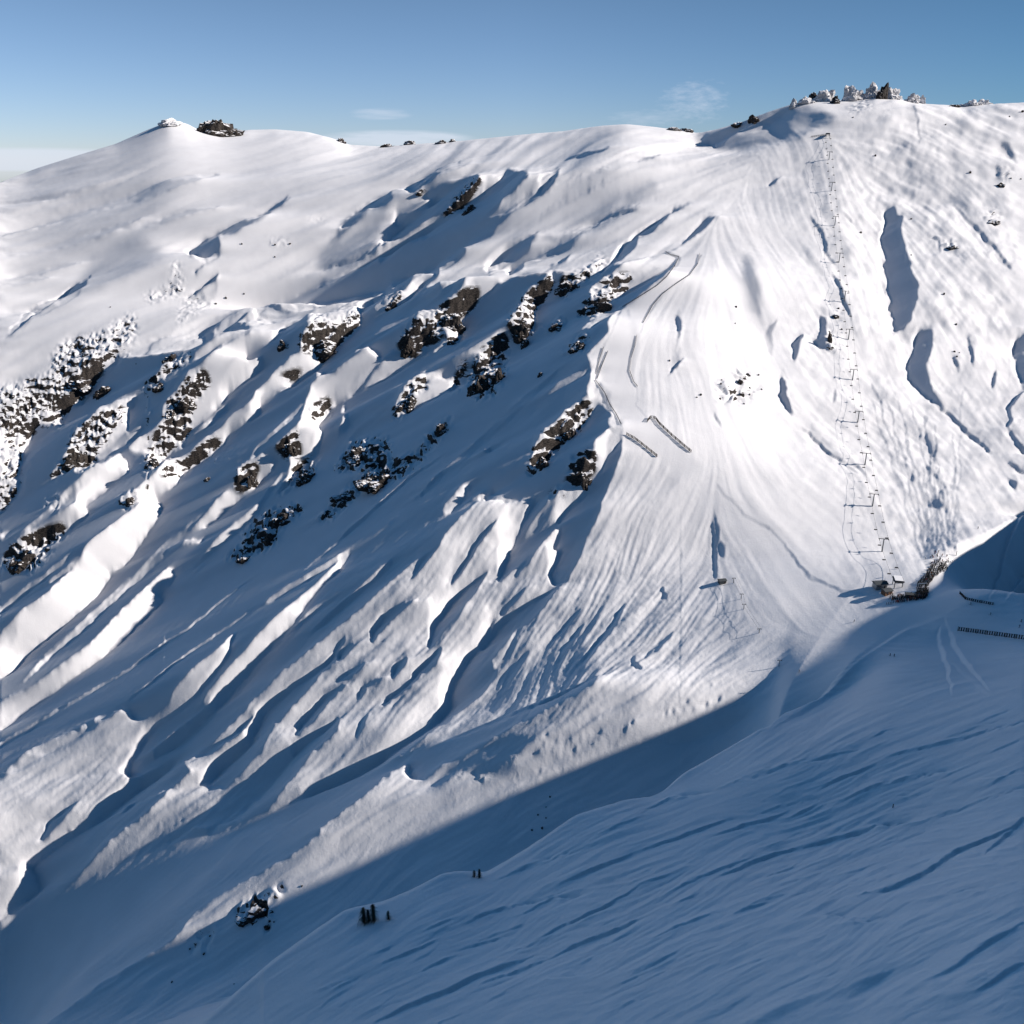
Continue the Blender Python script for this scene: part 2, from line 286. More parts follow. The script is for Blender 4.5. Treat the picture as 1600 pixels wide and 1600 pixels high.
SHD = [
 (.02, I([(1000,0),(900,70),(760,150),(700,220),(700,250),(640,330),(760,230),(830,180),(930,100),(1060,0)])),
 (.03, I([(1160,0),(1010,130),(950,190),(930,240),(850,330),(700,430),(560,530),(400,640),(250,740),(150,830),(190,870),(210,920),(300,900),(380,870),(420,830),(500,740),(560,680),(680,590),(760,520),(860,420),(960,340),(930,300),(1030,220),(1150,110),(1260,0)])),
 (.02, G([(860,730),(700,850),(560,950),(460,1040),(420,1140),(370,1250),(250,1350),(160,1430),(110,1510),(220,1510),(330,1400),(430,1290),(480,1200),(520,1120),(640,1000),(760,880),(800,800)])),
 (.02, G([(910,1080),(850,1150),(700,1240),(620,1340),(560,1430),(430,1580),(330,1680),(240,1730),(330,1720),(480,1650),(600,1490),(700,1370),(760,1290),(850,1230),(920,1160)])),
 (.08, I([(200,690),(240,600),(300,550),(400,480),(340,560),(280,620),(230,680)])),
 (.05, I([(-20,1620),(-20,1090),(100,1010),(210,920),(300,900),(380,885),(560,810),(700,750),(880,680),(960,620),(1040,630),(1220,570),(1280,545),(1400,510),(1450,490),(1600,430)])+J([(170,350),(330,270),(400,260),(600,170),(800,100),(1000,30),(1130,0)])+H([(1000,1180),(1080,1130),(1060,1170),(1000,1220),(950,1250),(800,1320),(680,1370),(560,1440),(480,1500)])+J([(790,215),(640,280),(520,370),(440,350),(450,310),(420,300),(380,320),(250,430),(100,550),(0,620)])+I([(1600,650),(1480,740),(1300,850),(1130,930),(1000,1010),(850,1200),(500,1400),(200,1620)])),
 (.02, H([(650,830),(560,920),(500,1000),(430,1050),(380,1130),(330,1230),(330,1300),(270,1370),(150,1450),(0,1530),(0,1570),(160,1490),(260,1400),(350,1330),(430,1290),(500,1230),(560,1130),(540,1060),(600,980),(660,900),(780,800),(850,720),(760,760)])),
 (.03, C([(240,700),(320,620),(380,540),(470,490),(570,455),(500,540),(420,590),(330,650),(260,700)])),
 (.05, C([(370,740),(385,680),(430,640),(560,580),(700,530),(850,480),(700,560),(560,610),(480,650),(470,690),(400,720)])),
 (.1, C([(600,700),(700,640),(770,590),(740,640),(650,690)])),
 (.04, C([(1060,620),(1090,560),(1170,490),(1230,440),(1340,370),(1420,300),(1540,250),(1440,310),(1390,340),(1340,400),(1250,460),(1180,500),(1160,580),(1100,620),(1000,690),(960,700)])),
 (.12, C([(1330,590),(1450,540),(1530,440),(1600,360),(1700,330),(1600,430),(1520,490),(1420,560)])),
 (.0, R1([(730,930),(790,900),(800,960),(840,960),(830,1060),(870,1180),(900,1300),(940,1380),(930,1480),(900,1600)])+R2([(850,60),(790,110),(760,90)])+R1([(740,1600),(730,1480),(700,1380),(710,1220),(710,1100),(730,1000),(715,940)])),
 (.0, R2([(1030,60),(960,60),(920,130),(900,220),(860,310),(870,370),(920,430),(1000,490),(1060,540),(1110,560),(1030,450),(1000,330),(990,280),(1020,200)])),
 (.02, R2([(1640,40),(1550,130),(1530,230),(1560,330),(1590,430),(1640,450)])),
 (.02, R2([(1490,980),(1550,1020),(1555,1070),(1520,1040)])),
 (.0, R2([(330,-20),(370,-10),(360,100),(400,200),(330,180),(270,130),(310,120),(330,60)])),
 (.08, R2([(210,90),(150,160),(160,270),(190,200),(220,100)])),
 (.12, R1([(1440,540),(1490,540),(1560,660),(1520,640),(1480,600)])),
 (.1, R1([(1420,680),(1450,690),(1440,740),(1490,770),(1450,770),(1420,730)])),
 (.05, A([(940,490),(1030,410),(1090,390),(1110,430),(1050,500),(980,580),(980,560),(1040,520),(1000,510)])),
 (.05, A([(920,720),(1000,650),(1090,570),(1080,620),(980,700)])),
 (.1, R3([(700,520),(740,570),(745,620),(690,770),(720,640)])),
]
for v, p in SHD: poly(p, v)
FREE = np.zeros((S, S))
poly(I([(-80,1700),(-80,1090),(100,1020),(380,900),(700,765),(960,650),(1180,610),(1230,640),(1100,850),(850,1080),(500,1300),(150,1700)]), 1.0, 8, FREE)
HALF = [(.5, 8, A([(450,490),(600,420),(700,400),(850,480),(600,600),(470,660),(300,720),(380,620)])),
 (.42, 5, R3([(1130,130),(1190,180),(1230,350),(1240,540),(1160,500),(1110,300)])),
 (.36, 4, P([(1100,208),(1150,196),(1200,172),(1260,163),(1310,190),(1250,215),(1160,232),(1090,222)])),
 (.08, 2, P([(1092,209),(1140,196),(1235,164),(1200,182),(1150,204),(1120,228)])),
 (.55, 12, R1([(700,540),(850,560),(1000,600),(1080,750),(1080,880),(950,910),(800,820),(680,700)])),
 (.42, 8, H([(560,1130),(700,1040),(840,1000),(1000,960),(1040,1050),(1000,1150),(860,1220),(700,1290),(560,1330),(520,1240)])),
 (.35, 5, C([(1090,280),(1180,210),(1290,150),(1310,180),(1200,240),(1120,300)])),
 (.95, 7, P([(1000,1130),(1130,1085),(1180,1050),(1230,1035),(1310,985),(1350,965),(1330,990),(1200,1065),(1080,1125),(960,1165)])),
 (.95, 5, J([(1000,460),(1250,340),(1600,180),(1560,160),(1200,300),(1000,420)])),
 (.9, 4, I([(1060,1060),(1160,1000),(1350,900),(1600,720),(1700,640),(1720,690),(1600,790),(1420,870),(1280,960),(1160,1020)])),
 (.35, 3, J([(800,240),(880,180),(1100,130),(1040,200),(960,290),(1000,330),(900,360),(820,340),(700,330),(620,400),(520,440),(640,310)])),
 (1., 10, P([(1120,420),(1160,470),(1190,560),(1250,660),(1200,740),(1160,680),(1110,560),(1100,470)])),
 (.98, 10, P([(1320,260),(1370,300),(1375,380),(1380,480),(1400,560),(1370,540),(1340,430),(1310,330)])),
 (1., 8, P([(700,1060),(690,1110),(660,1140),(590,1180),(560,1200),(640,1100)])),
]
for v, s, p in HALF: poly(p, v, s)
for k in range(34):        # ski tracks fanning out of the slope above the queue
    r_ = np.random.default_rng(900+k); x = 1462+r_.uniform(-22, 30); y = 872.; pts_ = [(x, y)]; drift = r_.uniform(-.32, .12); ph = r_.uniform(0, 6)
    for q in range(int(r_.integers(6, 22))): y -= 13; x += drift*13+2.6*math.sin(ph+q*1.3)-(.6 if q > 8 else 0); pts_.append((x, y))
    stroke(pts_, 1.6, r_.uniform(.25, .45), taper=False)
for k in range(70):        # broken debris along the foot of the slope
    r_ = np.random.default_rng(1400+k); t = r_.uniform(0, 1); x = 720+430*t+r_.normal(0, 8); y = 1215-125*t+r_.normal(0, 10)
    stroke([(x, y), (x+r_.uniform(2, 5), y+r_.uniform(-5, 1))], r_.uniform(1.5, 3), r_.uniform(.0, .25), taper=False)
for p_ in ([(1200,825),(1225,850),(1240,870),(1262,895),(1290,912),(1340,935),(1380,942)],[(1235,868),(1268,905),(1330,925),(1375,930)],[(1120,760),(1160,800),(1200,826)],[(1425,170),(1432,190),(1436,222)],[(1255,670),(1300,712),(1340,738)]): stroke(p_, 1.8, .3, taper=False)
stroke(R3([(640,137),(722,168),(700,220),(650,290),(520,390),(370,480),(300,620),(250,735),(205,930),(290,1090),(360,1215)]), 2.2, .28, taper=False); stroke(R3([(850,150),(790,280),(620,400),(500,580),(450,700),(420,860),(465,1000),(455,1090),(520,1170)]), 1.8, .36, taper=False)
for k in range(140):       # fine wind ripples over the near slope
    r_ = np.random.default_rng(3000+k); x = r_.uniform(380, 1590); y = r_.uniform(1120, 1595); L_ = r_.uniform(25, 110); a_ = rad(-21+r_.normal(0, 5)-(6 if x < 700 else 0))
    if y < 1560-.42*(x-380)+30: continue
    stroke([(x, y), (x+L_*.5*math.cos(a_), y+L_*.5*math.sin(a_)+r_.normal(0, 1.5)), (x+L_*math.cos(a_), y+L_*math.sin(a_))], r_.uniform(1.4, 2.6), r_.uniform(.95, 1.35))
SOFT = [(14,.24,E([(880,330),(700,480),(560,610),(300,850),(0,1120)])),(12,.22,M([(950,500),(960,640),(900,800)])),(10,.24,M([(560,960),(400,1180),(200,1350),(0,1560)])),(10,.22,FF([(1600,0),(1400,190),(1200,400)])),(15,.26,FF([(1250,30),(1000,260),(800,450),(560,680),(300,900),(150,1050)])),
 (11,.24,G([(900,330),(700,480),(430,740),(200,1000)])),(8,.24,G([(1300,80),(1000,340),(700,600)])),(16,.25,D([(1100,560),(960,740),(850,880),(700,1010),(500,1250),(300,1420),(100,1560)])),(12,.24,D([(1560,600),(1400,740),(1240,900),(1100,1010)])),(9,.24,M([(1200,560),(1050,680),(930,830)])),(9,.24,M([(700,520),(560,660),(420,800),(340,900)])),(8,.24,B([(1300,800),(1100,900),(800,1080),(620,1200)])),(7,.22,C([(380,900),(200,1040),(100,1150)])),
 (26,.2,I([(1500,560),(1200,850),(900,1050),(600,1250),(200,1480)]))]
for w, v, p in SOFT: stroke(p, w, v)
ST = [ (3.5,.35,FF([(1600,390),(1400,540),(1200,700),(1000,840),(800,985),(600,1100),(300,1270),(100,1380)])),(3,.35,M([(1600,820),(1350,990),(1150,1170),(900,1400),(700,1560)])),(3,.35,FF([(1600,590),(1300,800),(1050,980),(780,1185)])), # (width, value, points)
 (7,.1,A([(30,890),(100,830),(160,770),(290,710),(350,660),(450,570)])),(6,.22,A([(960,490),(1010,440),(1090,390),(1200,340),(1300,300),(1450,200)])),
 (10,.5,A([(0,350),(200,290),(500,220),(800,180),(1100,90)])),(9,.52,A([(0,450),(150,430),(500,360),(700,300)])),(7,.5,A([(50,570),(300,520),(400,500)])),(7,.5,A([(0,620),(250,570)])),(6,.5,A([(500,340),(800,330),(1100,240)])),(8,.55,A([(0,170),(300,140),(700,80)])),(8,.98,A([(0,270),(300,215),(700,150),(1000,100)])),(9,.95,A([(0,235),(400,140),(800,60)])),
 (7,.02,H([(570,350),(520,410),(470,470),(420,560),(380,620),(330,690)])),(14,.0,H([(520,620),(430,720),(350,810),(280,900),(230,990)])),(7,.05,H([(280,480),(130,660)])),(8,.03,H([(110,1040),(50,1140)])),(7,.06,H([(290,1000),(240,1080),(150,1150)])),
 (9,.04,H([(860,700),(800,770),(700,860),(640,920)])),(6,.12,H([(1000,880),(900,1010),(860,1130)])),(6,.12,H([(1100,940),(1020,1050),(980,1120)])),(6,.1,H([(1250,1040),(1260,1080),(1290,1105)])),(5,.15,H([(1390,690),(1410,760)])),(6,.15,H([(1200,780),(1150,880),(1080,980)])),
 (5,.2,H([(980,800),(900,900),(820,1000)])),(6,.15,H([(700,700),(600,820),(520,920)])),(6,.1,H([(760,500),(660,640)])),(8,.3,H([(1300,1060),(1400,960),(1450,920)])),
 (12,.0,G([(1370,350),(1230,450),(1150,560),(1120,610)])),(11,.0,G([(1600,440),(1540,530),(1490,640)])),(8,.0,G([(1340,710),(1260,830)])),(6,.04,G([(1560,640),(1480,740),(1350,880),(1200,1000)])),(9,.03,G([(650,1180),(750,1080),(840,960),(960,880)])),(6,.1,G([(1190,830),(1080,880),(1050,960)])),(6,.08,G([(1100,1060),(1050,1140),(1030,1200)])),
 (6,.1,G([(960,570),(880,720),(800,800)])),(6,.1,G([(1080,740),(1000,800),(900,860)])),(6,.1,G([(400,1060),(300,1180),(160,1260),(0,1330)])),(5,.15,G([(640,1380),(560,1500)])),(7,.08,G([(1000,620),(920,720)])),
 (5,.06,C([(540,230),(620,160),(700,90)])),(4,.15,C([(560,215),(700,170),(850,110),(1000,90)])),(5,.2,C([(570,360),(640,310),(760,250),(900,200),(1050,150)])),(5,.15,C([(880,440),(980,390),(1100,340),(1200,300)])),(4,.2,C([(600,590),(760,500),(860,460)])),(4,.25,C([(1180,50),(1250,20),(1330,0)])),(4,.3,C([(740,40),(1000,-20)])),(6,.3,C([(840,440),(700,480),(500,490)])),
 (5,.15,B([(880,200),(1000,160),(1130,110),(1340,30)])),(4,.1,B([(400,700),(600,630),(730,580),(800,520)])),(4,.1,B([(330,1010),(480,940),(600,880),(690,840)])),(4,.25,B([(0,390),(90,330),(200,240)])),
 (5,.05,R2([(1590,440),(1500,560),(1520,620),(1490,670)])),(6,.05,R2([(1490,660),(1550,750),(1600,850)])),(5,.05,R2([(1050,540),(1130,590),(1200,650),(1240,700),(1300,750),(1390,830)])),(5,.08,R2([(1500,890),(1560,930),(1600,970)])),
 (6,.15,R2([(80,350),(110,430),(80,470),(150,600)])),(5,.2,R2([(420,430),(410,520)])),(5,.1,R2([(1250,110),(1270,200),(1280,290)])),(5,.1,R2([(1420,310),(1405,420)])),(5,.2,R2([(1160,230),(1190,330)])),(2.2,.02,R2([(230,680),(330,790),(400,850),(480,885)])),(3,.3,R2([(480,885),(560,920),(620,980)])),
 (6,.25,R2([(1045,1130),(1100,1170)])),(5,.3,R2([(1140,1030),(1200,1060)])),
 (4,.15,R3([(750,790),(660,910)])),(10,.42,R3([(1330,560),(1280,640),(1300,780)])),(6,.05,R3([(1500,640),(1440,720),(1450,800)])),(6,.1,R3([(1360,920),(1370,1010),(1440,1150)])),(6,.15,R3([(1360,1010),(1360,1050)])),(12,.5,R3([(400,500),(450,700),(430,900)])),(2.5,.2,R3([(940,1140),(985,1230)])),
 (5,.1,R1([(400,1310),(460,1420),(480,1500),(520,1600)])),(5,.25,R1([(260,940),(330,1060),(360,1180),(420,1260)])),(5,.3,R1([(1130,870),(1250,1000),(1400,1150),(1560,1340)])),(4,.2,R1([(1000,1080),(1060,1100),(1065,1190)])),(3,.2,R1([(470,930),(520,1010)])),
 (4,.2,R1([(0,750),(80,700)])),(5,.3,P([(1115,800),(1122,830),(1116,880)])),(6,.12,P([(1112,815),(1118,845),(1117,905)])),(9,.35,P([(1126,845),(1130,870)])),
 (6,.02,P([(1468,975),(1466,1000),(1480,1040),(1487,1085)])),(7,.02,P([(1476,965),(1490,1010),(1520,1050),(1545,1078)])),
 (8,.1,P([(1600,800),(1566,860),(1560,900),(1545,935)])),(7,.1,P([(1600,900),(1570,935)])),
 # wind ridges on the near slope
 (3.0,1.80,KK([(0,880),(130,830),(270,780),(380,745)])),(3.5999999999999996,1.80,KK([(320,810),(430,770),(560,740),(615,710)])),(3.0,1.64,KK([(620,740),(730,690)])),(3.0,1.64,KK([(800,685),(900,640),(1000,600),(1130,570),(1300,545)])),
 (3.0,1.80,KK([(740,620),(850,570),(980,520)])),(3.0,1.72,KK([(1020,490),(1120,460),(1270,425),(1450,380),(1600,340)])),(4.2,1.96,KK([(340,980),(480,920),(560,890),(660,865)])),(4.2,1.96,KK([(660,870),(800,830),(930,800),(1000,775),(1110,765)])),(2.4,1.48,KK([(1110,765),(1300,720),(1440,660),(1600,620)])),
 (3.0,1.64,KK([(40,1250),(150,1190),(240,1155),(330,1135)])),(3.0,1.64,KK([(380,1145),(450,1110),(530,1095)])),(2.4,1.48,KK([(140,1095),(230,1065)])),(2.4,1.48,KK([(0,1010),(130,975)])),(2.4,1.64,KK([(0,720),(130,660),(290,635)])),(2.4,1.48,KK([(970,400),(1030,375)])),(2.4,1.48,KK([(500,540),(700,500),(920,455)])),
 (5.3999999999999995,1.96,KK([(900,1060),(1050,1035),(1200,960),(1330,870),(1450,830),(1600,750)])),(4.2,1.80,KK([(1440,890),(1520,820),(1600,740)])),(3.0,1.48,KK([(1220,1070),(1380,1035)])),(3.5999999999999996,1.80,KK([(760,1140),(860,1155)])),(3.0,1.80,KK([(860,1170),(940,1170),(995,1155)])),
 (5.3999999999999995,1.96,KK([(1230,1400),(1330,1350),(1400,1290),(1500,1230),(1600,1170)])),(5.3999999999999995,1.96,KK([(1400,1460),(1480,1410),(1540,1370),(1600,1345)])),(20.8,1.48,KK([(500,1580),(700,1510),(880,1460),(1050,1380)])),(2.4,1.48,KK([(30,1410),(130,1370)])),(2.4,1.48,KK([(0,1380),(160,1295)])),(7.199999999999999,1.16,KK([(560,360),(760,250),(900,170)])),
 (2.4,1.48,KK([(1450,610),(1590,530)])),(3.0,1.48,KK([(120,1050),(240,990),(480,900)])),(3.0,1.32,KK([(330,610),(500,560),(700,490)])),
 (3.0,1.64,J([(310,1295),(420,1250),(590,1180)])),(3.0,1.64,J([(490,1335),(670,1255)])),(2.4,1.64,J([(520,1130),(660,1070)])),(3.0,1.64,J([(720,1100),(840,1040),(1070,990)])),(3.0,1.64,J([(1000,1050),(1150,980),(1290,960)])),(3.5999999999999996,1.80,J([(1090,1170),(1250,1090),(1400,1020),(1520,960),(1600,900)])),(3.5999999999999996,1.80,J([(1200,900),(1350,830),(1480,780),(1600,730)])),(3.0,1.64,J([(800,1400),(1000,1330),(1150,1270)])),(6.0,1.80,J([(280,1590),(450,1500),(650,1430),(780,1360),(900,1320),(1070,1260)])),(4.2,1.80,J([(1150,1270),(1280,1200),(1420,1150),(1600,1070)])),
 (2.4,1.64,J([(60,1430),(200,1365)])),(2.4,1.64,J([(690,1230),(930,1165)])),(2.4,1.48,J([(0,1420),(170,1370)])),(2.4,1.48,J([(570,1600),(690,1560)])),(3.0,1.48,J([(1500,1400),(1600,1350)])),(2.4,1.48,J([(880,880),(1040,810),(1200,760),(1380,700)])),(2.4,1.48,J([(1400,640),(1600,560)])),(2.4,1.48,J([(280,1245),(350,1215)])),
 (4,.25,I([(230,690),(560,560),(900,400)])),(5,.6,P([(1480,1030),(1500,1050),(1530,1075),(1548,1090)])),(4,.6,P([(1478,965),(1484,990)])),
]
for w, v, p in ST: stroke(p, w, v)
# ---- rocky ground: bare rock breaking through
RK = np.zeros((S, S))
ROCKY = [(.75, D([(400,350),(640,290),(830,180),(860,240),(800,420),(720,480),(640,560),(560,650),(430,770),(380,840),(240,870),(130,1010),(120,1280),(0,1400),(0,640),(160,600),(330,560),(340,450)])),
 (.6, A([(720,690),(920,600),(930,680),(760,730)])),(.5, A([(860,520),(900,520),(910,600),(860,620)])),(.35, A([(930,700),(1010,690),(1100,740),(1000,800),(880,850)])),
 (.85, D([(460,890),(600,770),(740,740),(800,780),(700,900),(620,1010),(590,1110),(440,1170),(310,1200),(400,1070)])),
 (.85, FF([(20,350),(60,230),(200,150),(380,90),(420,130),(330,200),(280,300),(180,370),(60,360)])),(.8, D([(890,620),(940,560),(1060,480),(1000,600),(920,650)])),(.6, D([(980,470),(1100,400),(1250,370),(1100,520),(1060,540)])),
 (.8, D([(1020,800),(1060,690),(1180,560),(1280,510),(1310,590),(1240,700),(1150,820)])),(.85, D([(900,1080),(940,1000),(1010,850),(1190,760),(1200,890),(1000,1070),(920,1160)])),(.55, D([(1000,1130),(1130,1060),(1330,930),(1400,960),(1140,1180),(1020,1190)])),(.85,D([(750,1310),(880,1270),(850,1340),(770,1390)])),(.5,D([(260,1370),(350,1290),(400,1400)])),
 (.85, B([(270,1190),(290,1090),(370,1010),(500,1020),(640,950),(660,1000),(560,1130),(470,1200)])),(.6,B([(140,1340),(300,1300),(240,1380)])),(.8, B([(790,940),(860,840),(950,800),(900,890),(820,950)])),(.85, B([(890,1170),(960,1050),(1030,960),(1080,1010),(1180,900),(1280,840),(1400,830),(1360,930),(1230,1000),(1130,1140),(1060,1140),(980,1250)])),(.8,B([(1180,1130),(1230,1090),(1280,1120),(1240,1160)])),
 (.85, B([(1160,350),(1240,240),(1380,120),(1410,140),(1330,260),(1230,340)])),(.6,B([(990,190),(1060,170),(1070,210),(1010,210)])),(.35,B([(300,390),(420,370),(430,395),(320,400)])),(.35,B([(70,490),(220,510),(200,540),(80,540)])),
 (.9, M([(280,1080),(280,930),(360,900),(420,920),(360,1050)])),(.75, M([(700,560),(860,480),(860,600),(760,620)])),(.8, M([(520,800),(660,700),(680,860),(600,870)])),(.9, M([(600,1030),(640,930),(790,860),(770,930),(700,1020),(520,1110)])),(.95,M([(300,1350),(470,1190),(700,1140),(680,1210),(590,1260),(480,1430),(300,1500),(200,1500),(360,1370)])),
 (.95, M([(880,930),(1020,750),(1220,740),(1240,830),(1200,880),(1440,830),(1460,770),(1600,600),(1600,680),(1450,850),(1390,920),(1280,1000),(1160,1040),(1040,1080),(940,1190),(820,1270),(790,1240),(1000,1040),(1100,920),(960,950)])),
 (.8, M([(1240,600),(1340,400),(1440,340),(1500,400),(1380,500),(1310,620)])),(.5,M([(60,900),(300,780),(180,880),(80,900)])),
 (.95, E([(350,470),(330,370),(360,330),(400,220),(540,90),(580,160),(550,380),(500,460),(400,500)])),(.7,E([(230,440),(260,350),(330,220),(300,360),(260,450)])),(.8,E([(0,880),(30,770),(220,600),(230,640),(60,820)])),
 (.9, C([(370,1010),(480,840),(640,720),(660,790),(540,960),(540,1080),(480,1170),(430,1130)])),(.9,C([(700,860),(720,730),(850,690),(960,620),(1000,650),(880,740),(760,860)])),(.9, C([(800,970),(900,810),(1000,720),(1160,720),(1120,800),(1010,900),(900,1000)])),(.9,C([(620,1060),(700,980),(760,1020),(660,1090)])),(.9,C([(710,1220),(860,1080),(890,1140),(820,1200)])),
 (.9, E([(700,960),(720,860),(800,680),(900,660),(920,580),(1060,500),(1100,560),(1010,720),(880,830),(800,930),(730,990)])),(.9, E([(950,1010),(980,860),(1120,800),(1110,960),(1010,1050)])),(.4,E([(820,1100),(940,1020),(960,1090),(880,1120)])),
 (.95, I([(1160,1030),(1300,960),(1420,900),(1400,980),(1380,1040),(1340,1150),(1300,1160),(1360,1060),(1200,1050)])),(.5,I([(950,1230),(1000,1140),(1100,1080),(1060,1170),(1010,1260)])),
 (.6, R1([(1310,980),(1420,930),(1470,980),(1400,1010)])),(.7, R1([(1080,1140),(1140,1090),(1190,1150),(1140,1165)])),(.6,R1([(1420,680),(1540,700),(1480,780)])),(.6,R1([(380,1550),(460,1560),(440,1600)])),(.8,R2([(370,60),(410,80),(405,210),(370,180)])),(.7,R3([(1070,870),(1160,880),(1130,970),(1070,950)])),(.5,R3([(970,930),(1250,990),(1130,1090),(970,1070)])),(.4,R1([(490,290),(640,260),(650,310),(530,345)])),
(.3,P([(1040,199),(1120,206),(1150,196),(1180,180),(1120,212),(1040,206)])),
 (.4,P([(596,225),(720,216),(720,222),(600,229)]))]
for v, p in ROCKY: poly(p, v, 5, RK)

# compose: streaks, ragged edges
def streak(n): return np.tanh(n*1.1)
lit = sstep(0.08, .3, LM)
LF = LM.copy()
wx = (gnoise(5, 21)*1.3+gnoise(2, 22)*.8)*.5+N2*.5; wy = (gnoise(5, 23)*1.3+gnoise(2, 24)*.8)*.5
ix = np.clip(xs+wx, 0, S-1).astype(int); iy = np.clip(ys+wy, 0, S-1).astype(int)
LF = LF[iy, ix]
mod = .65+.35*lit
PISTE = np.zeros((S, S))
poly(R3([(650,140),(730,165),(850,150),(830,230),(780,285),(620,400),(520,540),(450,680),(430,830),(440,900),(470,1000),(520,1170),(620,1260),(800,1410),(900,1500),(760,1560),(600,1430),(400,1280),(300,1110),(205,930),(270,740),(300,620),(370,480),(520,385),(650,290),(710,190)]), 1, 4, PISTE)
poly(P([(1120,760),(1180,800),(1300,905),(1380,935),(1370,948),(1250,920),(1150,840),(1085,775)]), .7, 8, PISTE)
calm = (1-.85*PISTE)*(1-.35*sstep(1120, 1220, xs)*sstep(180, 300, ys)*(1-sstep(900, 980, ys)))
LF = LF*(1-.5*PISTE)+.66*.5*PISTE + mod*calm*(AMP[0]*N1*.6+AMP[1]*streak(N2)*.8+AMP[2]*streak(N3)*.8+AMP[2]*N4*.25)+AMP[2]*(gnoise(3.2, 71)*.38+gnoise(7, 72)*.32)*sstep(1180, 1280, xs)*(1-sstep(880, 960, ys))
LF = LF + RK*(gnoise(2.6, 31)*.05+gnoise(6.5, 32)*.20)
RKN = np.clip(RK, 0, 1)
# ------------------------------------------------------------------ relief that gives those faces: integrate slopes along the sun's direction
SV = np.array([-math.cos(SUN_AZ), math.sin(SUN_AZ)]); TV = np.array([-SV[1], SV[0]])*-1.0
TV = np.array([math.sin(SUN_AZ), math.cos(SUN_AZ)])
def bil(T, a, b):
    a = np.clip(a, 0, T.shape[0]-1.001); b = np.clip(b, 0, T.shape[1]-1.001); i = a.astype(np.int32); j = b.astype(np.int32); fa = a-i; fb = b-j
    return (T[i, j]*(1-fa)+T[i+1, j]*fa)*(1-fb)+(T[i, j+1]*(1-fa)+T[i+1, j+1]*fa)*fb
SKX = np.array([-50,0,60,130,180,230,262,290,310,345,385,430,480,520,545,600,650,700,760,830,880,940,980,1020,1060,1090,1120,1160,1200,1240,1290,1330,1370,1400,1440,1500,1560,1600,1700])
SKYY = np.array([300,285,262,240,225,203,190,192,203,212,203,202,206,216,226,229,225,222,216,209,205,196,194,198,203,208,202,190,175,162,158,155,150,153,162,165,162,160,160])
def beyond(px, py):        # left of the frame the same kind of ribs carry on
    return np.clip(px+430, 1, S-2), np.clip(py-300+.18*px, 300, S-2), 1-sstep(-60, -5, px)
def slope_of(L):
    return -TE*1.14 + L*(TE*1.14+0.40)
